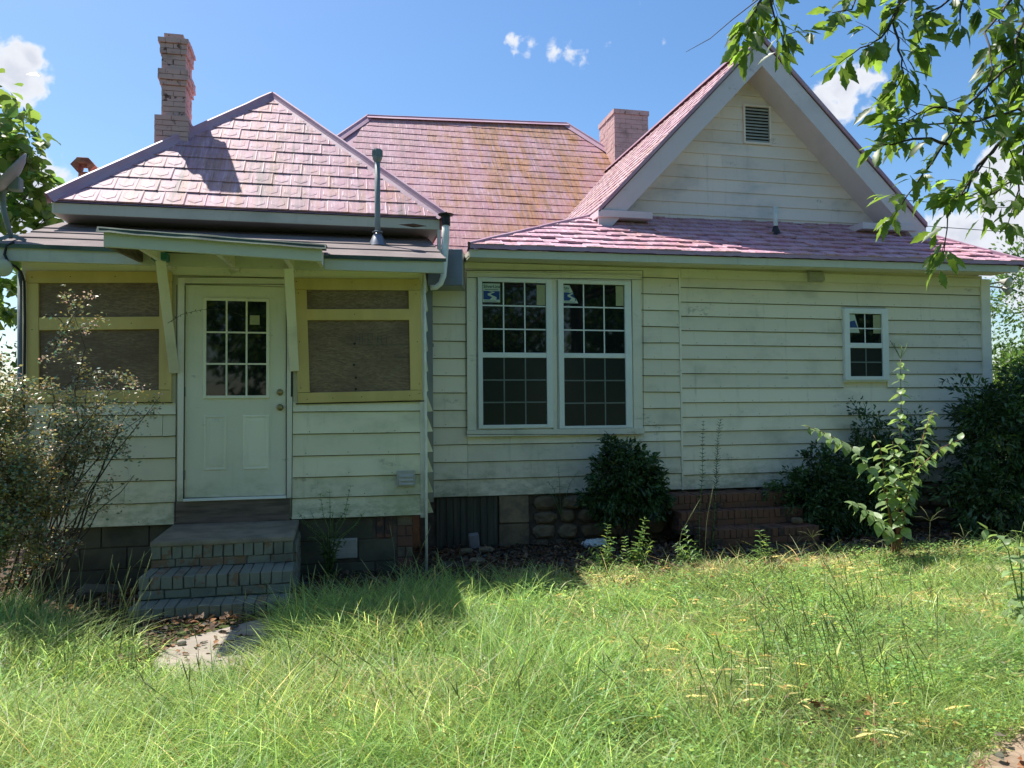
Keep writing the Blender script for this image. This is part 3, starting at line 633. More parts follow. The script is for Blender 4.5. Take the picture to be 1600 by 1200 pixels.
nails(mw, XC+.05, XE-.05, zD0, eD, 14, YM, ((SWX0-.02, SWX1+.02, SWZ0-.03, SWZ1+.02),)); nails(mw, .98, WX0-.03, zA0, eA, 12, YM); nails(mw, WX1+.03, XC-.04, zC0, eC, 13, YM)
# double window
def gap(par, pts, Y, w=.005, nm='open_joint'):
    b = MB(); P = [at(x, y, Y=Y) for x, y in pts]
    for i in range(len(P)-1):
        a_, c_ = P[i], P[i+1]; t = (c_-a_).normalized(); n = Vector((-t.z, 0, t.x))*w*.5; m_ = a_.lerp(c_, .5)+n*rnd.uniform(-.6, .6)
        b.add([a_-n, m_-n*1.2, m_+n*1.2, a_+n], [(0,1,2,3)]); b.add([m_-n*1.2, c_-n*.7, c_+n*.7, m_+n*1.2], [(0,1,2,3)])
    return b.build(nm, M_DIM, par)
wf = MB().box((WX0, YM-.03, WZ0), (WX1, YM-.0, WZ1)).build('window', M_TRIM, HOUSE)
def wbox(nm, p0, p1, y0, y1, mat, par, bev=.002):
    a, c = at(p0[0], p0[1], Y=YM-.05), at(p1[0], p1[1], Y=YM-.05)
    return MB().box((a.x, y0, c.z), (c.x, y1, a.z)).build(nm, mat, par, bevel=bev)
wbox('head_casing', (728, 422), (1003.5, 433), YM-.055, YM-.031, M_TRIM, wf); wbox('casing', (729, 434), (744.5, 672), YM-.05, YM-.031, M_TRIM, wf); wbox('casing', (987.5, 437), (1003.5, 671), YM-.05, YM-.031, M_TRIM, wf)
gap(wf, [(728, 422.5), (1003, 422.5)], YM-.0565, .007); gap(wf, [(745.3, 434), (745.4, 550), (745.5, 671)], YM-.0325, .007); gap(wf, [(986.3, 437), (986.6, 550), (987, 670)], YM-.0325, .010); gap(wf, [(862.3, 436), (863, 670)], YM-.0495, .003); gap(wf, [(870.8, 437), (871.3, 670)], YM-.0495, .003); gap(wf, [(730, 433.6), (860, 434.6), (1003, 437)], YM-.0325, .006); gap(wf, [(728.2, 424), (728.4, 679)], YM-.032, .007); gap(wf, [(1004.5, 422), (1005.4, 671)], YM-.032, .006); gap(wf, [(729, 678.8), (1006, 678.5)], YM-.0762, .006)
wbox('sill', (729, 672.5), (1006, 678), YM-.075, YM-.031, M_TRIM, wf); wbox('mullion', (862.5, 436), (871, 671), YM-.048, YM-.031, M_TRIM, wf)
def sash_unit(par, ox0, oy0, ox1, oy1, gx0, gx1, u0, u1, l0, l1, cols, rws, mat=M_SASH):
    Y = YM-.05; g = lambda px, py: at(px, py, Y=Y)
    X0, X1, Z1, Z0 = g(ox0, oy0).x, g(ox1, oy0).x, g(ox0, oy0).z, g(ox0, oy1).z
    G0, G1 = g(gx0, u0).x, g(gx1, u0).x; mid = (gx0+gx1)/2
    U1, U0, L1, L0 = g(mid, u0).z, g(mid, u1).z, g(mid, l0).z, g(mid, l1).z
    un = MB()
    for (a, b_, c, d) in ((X0, Z0, G0, Z1), (G1, Z0, X1, Z1), (G0, Z0, G1, L0), (G0, U1, G1, Z1)): un.box((a, YM-.072, b_), (c, YM-.0315, d))
    un = un.build('sash', mat, par, bevel=.003)
    MB().box((G0, YM-.066, L1), (G1, YM-.032, U0)).build('meeting_rail', mat, un, bevel=.003)
    MB().box((G0, YM-.042, U0), (G1, YM-.036, U1)).build('pane', M_GLASS, un); MB().box((G0, YM-.05, L0), (G1, YM-.044, L1)).build('pane', M_SCREEN, un)
    for (a, b_, ym, mt) in ((U0, U1, YM-.0435, M_SASH), (L0, L1, YM-.0515, M_GRID)):
        for i in range(1, cols): x = G0+(G1-G0)*i/cols; MB().box((x-.008, ym-.002, a), (x+.008, ym, b_)).build('muntin', mt, un)
        for i in range(1, rws): z = a+(b_-a)*i/rws; MB().box((G0, ym-.004, z-.008), (G1, ym-.0025, z+.008)).build('muntin', mt, un)
    return un, G0, G1, U0, U1
M_GRID = simple('grille_behind_screen', (.16, .20, .18), (.14, .17, .155), 5, .6, 50, .05)
M_GRIDU = M_SASH
u1, *_ = sash_unit(wf, 746, 433.5, 862, 670, 753, 852.5, 441.5, 551, 559, 663.5, 3, 3)
u2, *_ = sash_unit(wf, 871.5, 437, 985, 670, 879.5, 975, 444.5, 552, 559.5, 665, 3, 3)
sw_ = MB().box((SWX0, YM-.03, SWZ0), (SWX1, YM, SWZ1)).build('window', M_SASH, HOUSE)
u3, *_ = sash_unit(sw_, 1317.5, 482, 1386, 594, 1326, 1376.5, 490.5, 536, 544, 588, 2, 2)
MB().box((SWX0-.01, YM-.055, SWZ0-.02), (SWX1+.01, YM, SWZ0-.002)).build('sill', M_SASH, sw_)
# stickers on the glass
def font_mesh(txt, size, M, name, mat, parent):
    cu = bpy.data.curves.new(name, 'FONT'); cu.body = txt; cu.size = size; cu.extrude = 0; cu.offset = size*.018
    ob = bpy.data.objects.new(name, cu); dg = bpy.context.evaluated_depsgraph_get(); me = bpy.data.meshes.new_from_object(ob); bpy.data.objects.remove(ob)
    o = link(name, me, parent, mat, M); return o
def sticker(par, p0, p1, cut=False, txt=True):
    Y = YM-.0445; a, c = at(p0[0], p0[1], Y=Y), at(p1[0], p1[1], Y=Y); x0, x1, z0, z1 = a.x, c.x, c.z, a.z; w, h = x1-x0, z1-z0
    poly = [(x0, z0), (x1, z0), (x1, z1), (x0, z1)] if not cut else [(x0, z0), (x1, z0), (x0+w*.42, z1), (x0, z1)]
    s = MB().add([(x, Y, z) for x, z in poly], [(0,1,2,3)]).build('sticker', M_PAPER, par)
    X = lambda f: x0+w*f; Z = lambda f: z0+h*f
    xr = lambda f: (1-.03 if not cut else 1-.58*f-.04)
    ST = [(.35, .60), (.62, .54), (.40, .46), (.45, .36), (.72, .26), (.66, .15)]          # the winding river, as two blue banks
    lo = []; 
    L = [(.04, .60), (.33, .60), (.55, .53), (.28, .46), (.30, .36), (.55, .28), (.40, .14), (.04, .14)]
    R = [(.42, .60), (min(xr(.6), .97), .60), (min(xr(.14), .97), .14), (.78, .14), (.80, .27), (.52, .38), (.46, .44), (.72, .54)]
    MB().add([(X(p), Y-.0006, Z(q)) for p, q in L], [tuple(range(8))]).build('blue_bank', M_BLUE, s)
    MB().add([(X(p), Y-.0006, Z(q)) for p, q in R], [tuple(range(8))]).build('blue_bank', M_BLUE, s)
    t = 'SilverLine' if not cut else 'Silv'
    M = Matrix.Translation((X(.05), Y-.0007, Z(.76))) @ Matrix.Rotation(PI/2, 4, 'X')
    font_mesh(t, h*.235 if not cut else h*.22, M, 'lettering', M_INK, s)
    MB().box((X(.12), Y-.0008, Z(.66)), (X(.42 if cut else .9), Y-.0006, Z(.69))).build('print_line', M_INK, s); MB().box((X(.1), Y-.0008, Z(.05)), (X(.8), Y-.0006, Z(.075))).build('print_line', M_INK, s)
sticker(u1, (754, 442.5), (781.5, 472.5)); sticker(u2, (880, 445.5), (903.5, 474), cut=True)
for (u, p0, p1) in ((u1, (838.5, 445), (852, 477)), (u2, (962, 447), (974.5, 478))):
    a, c = at(*p0, Y=YM-.0446), at(*p1, Y=YM-.0446); MB().add([(a.x, a.y, c.z), (c.x, a.y, c.z), (c.x, a.y, a.z), (a.x, a.y, a.z)], [(0,1,2,3)]).build('sticker', M_PAPERY, u)
a, c = at(1327, 491, Y=YM-.0446), at(1343, 520, Y=YM-.0446)
s_ = MB().add([(a.x, a.y, c.z), (c.x, a.y, c.z), (a.x+(c.x-a.x)*.55, a.y, a.z), (a.x, a.y, a.z)], [(0,1,2,3)]).build('sticker', M_PAPER, u3)
MB().add([(a.x, a.y-.0008, c.z+.05), (c.x-.02, a.y-.0008, c.z+.05), (a.x+.08, a.y-.0008, a.z-.08), (a.x, a.y-.0008, a.z-.1)], [(0,1,2,3)]).build('blue_bank', M_BLUE, s_)
a, c = at(1364, 492, Y=YM-.0446), at(1376, 521, Y=YM-.0446); MB().add([(a.x, a.y, c.z), (c.x, a.y, c.z), (c.x, a.y, a.z), (a.x, a.y, a.z)], [(0,1,2,3)]).build('sticker', M_PAPERY, u3)

# eaves vent, vertical metal chase and box duct
p0, p1 = at(1265, 421, Y=YM-.08), at(1288, 440, Y=YM-.08)
MB().add([(p0.x, YM-.02, p0.z), (p1.x, YM-.02, p0.z), (p1.x, YM-.02, p1.z), (p0.x, YM-.02, p1.z), (p0.x, YM-.10, p1.z+.02), (p1.x, YM-.10, p1.z+.02), (p0.x, YM-.07, p0.z-.03), (p1.x, YM-.07, p0.z-.03)], [(0,1,7,6),(6,7,5,4),(0,6,4,3),(1,2,5,7),(3,4,5,2)]).build('exhaust_hood', M_VENT, HOUSE)
MB().box((1.00, YM-.10, .62), (1.085, YM-.024, 3.3)).build('metal_chase', M_GALV, HOUSE, bevel=.006)
MB().box((.992, YM-.106, 2.44), (1.093, YM-.022, 2.48)).build('strap', M_GALV, HOUSE)
dk = MB().box((-.21, -.17, 0), (.19, .24, .42)); o = dk.build('duct_box', M_GALV, None, bevel=.006); o.matrix_basis = Matrix.Translation((1.235, 8.93, 3.115)) @ Matrix.Rotation(math.radians(-13), 4, 'Z'); setpar(o, HOUSE)
b = MB(); b.tube([(1.165, 8.5, 3.83), (1.16, 8.5, 3.6), (1.135, 8.45, 3.3), (1.12, 8.4, 3.16), (1.09, 8.4, 3.08), (1.04, 8.4, 3.035), (.98, 8.4, 3.03)], [.04, .042, .038, .032, .030, .030, .030], 12)
pv = b.build('vent_stack', M_PVC, HOUSE, True)
MB().lathe((1.165, 8.5, 3.80), [(.047, -.06), (.047, .05), (.085, .055), (.09, .065), (0, .068)], 14).build('cap', M_BLK, pv)
for z in (3.16, 3.08): pass
MB().box((1.085, 8.62, 3.37), (1.125, 8.66, 3.72)).build('white_strip', M_PVC, HOUSE)

# foundation of the main wall
fm = MB().box((.95, YM+.05, -.3), (8.86, YM+.25, .67)).build('foundation', M_MORTD, HOUSE)
a, c = at(682, 783, Y=YM+.03), at(777, 850, Y=YM+.03)
pnl = MB()
for i in range(18):
    x0 = a.x+(c.x-a.x)*i/18; x1 = a.x+(c.x-a.x)*(i+1)/18; d = .012*(i % 2); pnl.quadbox([(x0, YM+.02-d, .03), (x1, YM+.02-d, .03), (x1, YM+.02-d, .655), (x0, YM+.02-d, .655)], (0, .02, 0))
pnl.build('crawl_space_panel', M_WOODL, HOUSE)
a, c = at(779, 783, Y=YM+.03), at(826, 850, Y=YM+.03)
MB().box((a.x, YM-.01, .33), (c.x, YM+.05, .66), .006).build('block', M_STONE, fm, bevel=.01); MB().box((a.x, YM-.008, .0), (c.x, YM+.05, .32), .006).build('block', M_STONE, fm, bevel=.01)
def stone(par, cx, cz, rx, rz, Y, mat=M_STONE, nm='stone'):
    n = 9; ph = rnd.uniform(0, 1); pts = []
    for i in range(n):
        w = 2*PI*(i+ph)/n; k = 1/max(abs(math.cos(w)), abs(math.sin(w)))**.55; pts.append((math.cos(w)*rx*k*rnd.uniform(.88, 1.0), math.sin(w)*rz*k*rnd.uniform(.88, 1.0)))
    vs = [(cx+p[0], Y+.04, cz+p[1]) for p in pts] + [(cx+p[0]*.93, Y-.02, cz+p[1]*.93) for p in pts] + [(cx+p[0]*.6, Y-.045-rnd.uniform(0, .02), cz+p[1]*.6) for p in pts] + [(cx, Y-.055, cz)]
    fs = [(r*n+i, r*n+(i+1) % n, (r+1)*n+(i+1) % n, (r+1)*n+i) for r in range(2) for i in range(n)] + [(2*n+i, 2*n+(i+1) % n, 3*n) for i in range(n)]
    link(nm, mesh(vs, fs, nm), par, mat)
x = at(828, 800, Y=YM).x; z_rows = [(.56, .10), (.38, .09), (.20, .10), (.04, .08)]
for cz, h in z_rows:
    xx = x+rnd.uniform(0, .04)
    while xx < 8.8:
        w = rnd.uniform(.10, .22); stone(fm, xx+w, cz+rnd.uniform(-.01, .01), w*.97, h*rnd.uniform(.9, 1.02), YM+.03); xx += 2*w

# --- red brick steps against the right wall
RS = thing('brick_steps', (4.8, 8.7, .1), 'low flight of bare red brick steps leading to the blank clapboard wall', 'steps')
RX0, RX1 = 3.93, 5.52
def red_step(x0, x1, ya, yb, top, bottom):
    MB().box((x0+.01, ya+.012, bottom-.1), (x1-.01, yb, top-.012)).build('core', M_MORTD, RS)
    course(RS, x0, x1, ya, ya+.2, top-.105, top, .078, M_RED, bev=.004)
    z = top-.105
    while z > bottom: course(RS, x0, x1, ya+.004, ya+.1, z-.075, z, .215, M_RED, bev=.004); z -= .075
    if yb-ya > .25: course(RS, x0, x1, ya+.2, yb-.01, top-.07, top-.002, .1, M_RED, bev=.004)
    for X in (x0-.004, x1+.004):
        z = top-.08; i = 0
        while z > bottom-.05:
            brick(RS, X-.01, ya+.02, z-.068, X+.01, ya+.21, z, M_RED); 
            if yb-ya > .42: brick(RS, X-.01, ya+.22, z-.068, X+.01, ya+.42, z, M_RED)
            z -= .075
pR = at(1255, 793, z=.47); pQ = at(1280, 821, z=.30); pS = at(1235, 768, z=.64)
red_step(3.93, pS.x, pS.y, YM-.03, .64, .47); red_step(3.93, pR.x, pR.y, pS.y, .47, .30); red_step(4.08, pQ.x, pQ.y, pR.y, .30, .13)
for k in range(5): q = at(1135+k*22, 855-k*2.5, z=.10); o = brick(RS, q.x-.1, q.y, .02, q.x+.1, q.y+.1, .125, M_RED)
o = None

# ------------------------------------------------------------------ roofs
TW, TH = .21, .26
def tile_geo(w, h, emb=True, th_=.018, ek=1):
    vs = [(0, 0, th_), (w, 0, th_), (w, h+.015, .001), (0, h+.015, .001), (0, 0, -.006), (w, 0, -.006)]
    fs = [(0,1,2,3), (4,5,1,0), (4,0,3), (5,2,1)]
    if emb:                                                     # stamped pointed panel and a side rib
        H = lambda y: th_-(th_-.001)*y/h
        o = [(.15*w, .80*h), (.15*w, .32*h), (.5*w, .13*h), (.85*w, .32*h), (.85*w, .80*h)]
        i_ = [(.19*w, .80*h), (.19*w, .37*h), (.5*w, .19*h), (.81*w, .37*h), (.81*w, .80*h)]
        b = len(vs); vs += [(x, y, H(y)+.0004) for x, y in o] + [(i_[0][0], i_[0][1], H(i_[0][1])+.001)] + [(x, y, H(y)+.0048*ek) for x, y in i_[1:4]] + [(i_[4][0], i_[4][1], H(i_[4][1])+.001)]
        fs += [(b+k, b+k+1, b+5+k+1, b+5+k) for k in range(4)] + [tuple(b+5+k for k in range(5))]
        b = len(vs); vs += [(w-.011, 0, th_+.0005), (w, 0, th_+.0055*ek), (w+.011, 0, th_+.0005), (w-.011, h, .0015), (w, h, .001+.0055*ek), (w+.011, h, .0015)]; fs += [(b, b+1, b+4, b+3), (b+1, b+2, b+5, b+4)]
    return vs, fs
def make_tile_mesh(w, h, mat, emb, seed, th_=.018, ek=1):
    r_ = random.Random(seed); vs, fs = tile_geo(w, h, emb, th_, ek)
    vs = [(x, y, z+r_.uniform(-.0015, .0015)) for x, y, z in vs]; me = mesh(vs, fs, 'shingle'); me.materials.append(mat); return me
BUDGET = [300]
def roof_face(part, O, U, V, poly, mat, w=TW, h=TH, emb=True, order=None, objs=0, stuffname='shingles', wave=0, ek=1):
    U = Vector(U).normalized(); V = Vector(V).normalized(); N = U.cross(V).normalized(); O = Vector(O)
    tm = [make_tile_mesh(w, h, mat, emb, s, (.022 if wave else .011), ek) for s in range(4)]
    n = len(poly)
    def inside(x, y, e=0):
        for i in range(n):
            (x0, y0), (x1, y1) = poly[i], poly[(i+1) % n]
            if (x1-x0)*(y-y0)-(y1-y0)*(x-x0) < e: return False
        return True
    v1 = max(p[1] for p in poly); u0 = min(p[0] for p in poly); u1 = max(p[0] for p in poly); sv, sf = [], []; made = 0
    r = 0
    while r*h < v1:
        k = int(math.floor(u0/w))-1; off = (w*.5 if r % 2 else 0) + rnd.uniform(-.01, .01)
        while k*w < u1+w:
            x, y = k*w+off, r*h; k += 1
            cs = [(x, y), (x+w, y), (x+w, y+h), (x, y+h)]; ins = [inside(*c) for c in cs]
            if not any(ins) and not inside(x+w/2, y+h/2) and not inside(x+w/2, y+.01): continue
            lift = rnd.uniform(0, .004) + wave*.022*(1+mnoise.noise(Vector((x*4, y*6, 3)))); tl = rnd.uniform(-.007, .007); sk = rnd.uniform(-.006, .006)
            M = Matrix.Translation(O + U*x + V*y + N*lift) @ Matrix((U, V, N)).transposed().to_4x4() @ Matrix.Rotation(tl, 4, 'X') @ Matrix.Rotation(sk, 4, 'Y')
            if all(ins): me = tm[rnd.randrange(4)]
            else:
                bm = bmesh.new(); bm.from_mesh(tm[rnd.randrange(4)])
                for i in range(n):
                    (x0, y0), (x1, y1) = poly[i], poly[(i+1) % n]
                    nn_ = Vector((y1-y0, -(x1-x0), 0)).normalized()
                    bmesh.ops.bisect_plane(bm, geom=bm.verts[:]+bm.edges[:]+bm.faces[:], plane_co=(x0-x, y0-y, 0), plane_no=nn_, clear_outer=True)
                if not bm.faces: bm.free(); continue
                if made < objs and BUDGET[0] > 0: me = bpy.data.meshes.new('shingle'); bm.to_mesh(me); me.materials.append(mat)
                else:
                    b = len(sv); bm.verts.index_update(); sv += [M @ v.co for v in bm.verts]; sf += [tuple(b+v.index for v in f.verts) for f in bm.faces]; bm.free(); continue
                bm.free()
            if made < objs and BUDGET[0] > 0:
                link('shingle', me, part, None, M); made += 1; BUDGET[0] -= 1
            else:
                b = len(sv); sv += [M @ v.co for v in me.vertices]; sf += [tuple(b+i for i in p.vertices) for p in me.polygons]
        r += 1
    if sv: o = link(stuffname, mesh(sv, sf, 'shingles'), part, mat); o['kind'] = 'stuff'
    return made
def cap(parent, a, b, w=.11, mat=None):
    a = Vector(a); b = Vector(b); t = (b-a).normalized(); s_ = t.cross(Vector((0, 0, 1))).normalized(); u_ = s_.cross(t)
    m_ = MB(); prof = [(-w, -.055), (-w*.55, -.012), (-.028, .012), (-.022, .045), (0, .056), (.022, .045), (.028, .012), (w*.55, -.012), (w, -.055)]
    vs = []; n = 14
    for k in range(n+1):
        p = a+(b-a)*k/n; j = .006*mnoise.noise(p*3)
        vs += [p + s_*x + u_*(z+j) for x, z in prof]
    q = len(prof); m_.add(vs, [(k*q+i, k*q+i+1, (k+1)*q+i+1, (k+1)*q+i) for k in range(n) for i in range(q-1)])
    return m_.build('ridge_cap', mat or M_CAP, parent)
# --- hipped wing over the porch side
EX0, EX1, EYf, EZ = -2.83, 1.14, 8.6, 3.855
AX, AY = (EX0+EX1)/2, EYf+(EX1-EX0)/2; AZ = EZ+(AY-EYf); BY = 19
pyr = MB(); A = (AX, AY, AZ-.02); Bk = (AX, BY, AZ-.02)
pyr.add([(EX0, EYf, EZ-.02), (EX1, EYf, EZ-.02), (EX1, BY, EZ-.02), (EX0, BY, EZ-.02), A, Bk], [(0,1,4), (1,2,5,4), (3,0,4,5), (2,3,5)])
pyr = pyr.build('hipped_roof', M_CAP, HOUSE)
s2 = math.sqrt(.5)
roof_face(pyr, (EX0, EYf, EZ), (1, 0, 0), (0, s2, s2), [(0, 0), (EX1-EX0, 0), ((EX1-EX0)/2, (AY-EYf)/s2)], M_ROOF1, objs=160, ek=.75)
cap(pyr, (EX0-.02, EYf-.02, EZ+.012), (AX, AY, AZ+.02), .065); cap(pyr, (EX1+.02, EYf-.02, EZ+.012), (AX, AY, AZ+.02), .065); cap(pyr, (AX, AY, AZ+.02), (AX, BY, AZ+.02), .10)
fa = MB().box((EX0+.03, EYf+.02, EZ-.135), (EX1-.03, EYf+.045, EZ-.022)).build('fascia', M_FASC, pyr, bevel=.003)
MB().box((EX1-.03, EYf+.02, EZ-.125), (EX1-.005, BY, EZ-.02)).build('side_fascia', M_DKRED, pyr)
MB().box((EX1+.0, EYf-.005, EZ-.045), (EX1+.025, 13.5, EZ-.012)).build('gutter_edge', M_DKRED, pyr)
MB().box((EX0+.005, EYf+.02, EZ-.125), (EX0+.03, BY, EZ-.02)).build('side_fascia', M_FASC, pyr)
MB().box((EX0+.03, EYf+.046, EZ-.125), (EX1-.03, 13.5, EZ-.112)).build('soffit', M_SOFFIT, pyr)
MB().box((-2.45, YM+.02, 3.0), (.86, YM+.10, EZ-.126)).build('upper_wall', M_TAR, HOUSE)
MB().box((-2.45, YM+.10, .6), (.85, 14, EZ-.13)).build('wing_wall', M_SIDE, HOUSE)
p = at(645, 352, z=EZ-.126); MB().add([(p.x-.16, p.y-.02, p.z-.003), (p.x, p.y-.10, p.z-.003), (p.x+.16, p.y+.0, p.z-.003), (p.x+.02, p.y+.09, p.z-.003)], [(3,2,1,0)]).build('bare_patch', M_WOODD, pyr)
# --- main roof, further back
MS = 1.05; MP = Vector((0, 16, 6.87)); MN = Vector((0, -MS, 1)).normalized()
def rp(px, py, P, N):
    d = _f + _r*(px-800)/FPX - _u*(py-600)/FPX; return EYE + d*((P-EYE).dot(N)/d.dot(N))
rl, rr = rp(575, 184, MP, MN), rp(885, 196, MP, MN); hl, hr = rp(531, 214, MP, MN), rp(945, 233, MP, MN)
MY0 = 13.35; MZ0 = 6.87+MS*(MY0-16); MV = Vector((0, 1, MS)).normalized()
def tri_bottom(a, b):
    d = b-a; t = (MY0-a.y)/d.y; return a+d*t
bl_, br_ = tri_bottom(rl, hl), tri_bottom(rr, hr)
ML = math.hypot(1, MS)
uv = lambda p: (p.x, (p.y-MY0)*ML)
mr_ = MB().add([bl_+Vector((0,0,-.03)), br_+Vector((0,0,-.03)), rr+Vector((0,0,-.03)), rl+Vector((0,0,-.03)), (rl.x, rl.y+4.5, MZ0), (rr.x, rr.y+4.5, MZ0), (bl_.x, rl.y+4.5, MZ0), (br_.x, rr.y+4.5, MZ0)],
          [(0,1,2,3), (3,2,5,4), (0,3,4,6), (2,1,7,5)]).build('main_roof', M_CAP, HOUSE)
roof_face(mr_, (0, MY0, MZ0), (1, 0, 0), MV, [uv(Vector((max(bl_.x, -1), MY0, 0))), uv(Vector((8.0, MY0, 0))), uv(Vector((8.0, MY0+.3, 0))), uv(rr), uv(rl)], M_ROOF2, objs=140, ek=.4)
cap(mr_, rl+Vector((-.03, 0, .02)), rr+Vector((.03, 0, .02)), .12); cap(mr_, rl+Vector((0,0,.02)), bl_, .12); cap(mr_, rr+Vector((0,0,.02)), br_, .12)
MB().box((-2, 14, .5), (9, 20, MZ0-.05)).build('rear_wall', M_SIDE, HOUSE)
q = at(299, 199, Y=20); q2 = at(335, 200, Y=20)
MB().add([(q.x-.1, 20, q.z-2.5), (q2.x+2, 20, q.z-2.5), (q2.x, 21, q.z), (q.x, 21, q.z), (q.x-.1, 23, q.z-2.5), (q2.x+2, 23, q.z-2.5)], [(0,1,2,3), (3,2,5,4), (0,3,4), (1,5,2)]).build('rear_roof', M_CAP, HOUSE)
# --- gable
GY = 9.65; GW = 10.1; PK = Vector((5.759, GY, 6.866)); GL = Vector((3.34, GY, 4.325)); GR = Vector((8.351, GY, 4.341)); BH = .42
gr = MB(); dz = Vector((0, 0, -.02)); back = Vector((0, 9, 0)); th = Vector((0, 0, -.05))
gr.add([GL+dz, PK+dz, GR+dz, GL+dz+back, PK+dz+back, GR+dz+back, GL+dz+th, PK+dz+th, GR+dz+th, GL+dz+back+th, PK+dz+back+th, GR+dz+back+th],
       [(0,1,4,3), (1,2,5,4), (0,6,7,1), (1,7,8,2), (6,9,10,7), (7,10,11,8), (2,8,11,5), (3,9,6,0)])
gr = gr.build('gable_roof', M_CAP, HOUSE)
gv_ = (PK-GL); glen = gv_.length
roof_face(gr, GL+Vector((0, 7.4, 0)), (0, -1, 0), gv_, [(0, 0), (7.4, 0), (7.4, glen), (0, glen)], M_ROOF3, objs=0)
roof_face(gr, GR, (0, 1, 0), (PK-GR), [(0, 0), (7.4, 0), (7.4, (PK-GR).length), (0, (PK-GR).length)], M_ROOF3, emb=False, objs=0)
cap(gr, PK+Vector((0, -.02, .03)), PK+Vector((0, 8.5, .03)), .1)
def rake(a, b, nm, mat, y0, y1, t0, t1):
    a = Vector(a); b = Vector(b); Z = Vector((0, 0, 1)); o_ = Vector((0, y0-GY, 0))
    return MB().quadbox([a-Z*t1+o_, b-Z*t1+o_, b-Z*t0+o_, a-Z*t0+o_] if a.x < b.x else [b-Z*t1+o_, a-Z*t1+o_, a-Z*t0+o_, b-Z*t0+o_], (0, y1-y0, 0)).build(nm, mat, gr)
rake(GL, PK, 'barge_board', M_BARGE, GY-.0, GY+.03, .045, BH); rake(PK, GR, 'barge_board', M_BARGE, GY-.0, GY+.03, .045, BH)
rake(GL, PK, 'barge_moulding', M_CAP, GY-.03, GY+.0, -.015, .05); rake(PK, GR, 'barge_moulding', M_CAP, GY-.03, GY, -.015, .05)
sof = Vector((0, .03, -BH)); dpt = Vector((0, GW-GY-.03, 0)); t2 = Vector((0, 0, .02))
for a_, b_ in ((GL, PK), (PK, GR)): MB().quadbox([a_+sof, b_+sof, b_+sof+dpt, a_+sof+dpt], t2).build('soffit', M_BARGE, gr)
gb = MB().add([(3.6, GW+.004, 4.05), (8.1, GW+.004, 4.05), (8.1, GW+.004, 4.4), (PK.x, GW+.004, 6.46), (3.6, GW+.004, 4.4)], [(0,1,2,3,4)]).build('gable_wall', M_GABLE, HOUSE)
sl, srr = (PK.z-GL.z)/(PK.x-GL.x), (PK.z-GR.z)/(GR.x-PK.x); z = 4.24; eg = .178
while z < 6.42:
    z1 = z+eg; xl = lambda zz: GL.x+(zz+BH-GL.z)/sl; xr = lambda zz: GR.x-(zz+BH-GR.z)/srr
    def gboard(x0b, x0t, x1b, x1t):
        k = rnd.uniform(-.003, .003); MB().quadbox([(x0b, GW-.02, z+k), (x1b, GW-.02, z-k), (x1t, GW-.004, z1+.003), (x0t, GW-.004, z1+.003)], (0, .018, 0)).build('siding_board', M_GABLE, gb)
    a0, a1, b0, b1 = xl(z), xl(z1), xr(z), xr(z1)
    if b1 <= a1: a1 = b1 = (a1+b1)/2
    vx0, vx1, vz0, vz1 = 5.700, 6.145, 5.50, 6.09
    if z1 > vz0+.02 and z < vz1-.02: gboard(a0, a1, vx0, vx0); gboard(vx1, vx1, b0, b1)
    elif rnd.random() < .35 and b0-a0 > 2: xm = a0+(b0-a0)*rnd.uniform(.3, .7); gboard(a0, a1, xm-.001, xm-.001); gboard(xm+.001, xm+.001, b0, b1)
    else: gboard(a0, a1, b0, b1)
    z = z1
p0, p1 = at(1161, 162, Y=GW-.03), at(1205.5, 227, Y=GW-.03)
gv2 = MB(); x0, x1, z0, z1 = p0.x, p1.x, p1.z, p0.z
for (a, b_, c, d) in ((x0, z0, x0+.03, z1), (x1-.03, z0, x1, z1), (x0+.03, z0, x1-.03, z0+.03), (x0+.03, z1-.03, x1-.03, z1)): gv2.box((a, GW-.04, b_), (c, GW, d))
gv2 = gv2.build('gable_vent', M_GABLE, HOUSE, bevel=.003); MB().box((x0+.03, GW-.006, z0+.03), (x1-.03, GW-.002, z1-.03)).build('backing', M_DIM, gv2)
nl = 11
for i in range(nl): zz = z0+.035+(z1-z0-.07)*i/nl; MB().quadbox([(x0+.03, GW-.034, zz), (x1-.03, GW-.034, zz), (x1-.03, GW-.010, zz+.030), (x0+.03, GW-.010, zz+.030)], (0, .003, -.004)).build('louvre', M_VENT, gv2)
# cornice returns
p0, p1 = at(935, 327, Y=GY-.03), at(1020, 342, Y=GY-.03)
MB().box((p0.x, GY-.03, p1.z), (p1.x, GW, p0.z)).build('cornice_return', M_BARGE, gr, bevel=.004)
p0, p1 = at(1348, 347, Y=GY-.03), at(1432, 361, Y=GY-.03)
MB().box((p0.x, GY-.03, p1.z), (p1.x, GW, p0.z)).build('cornice_return', M_BARGE, gr, bevel=.004)
MB().box((3.72, GW+.01, .6), (8.0, 14, 4.3)).build('gable_body', M_SIDE, HOUSE)
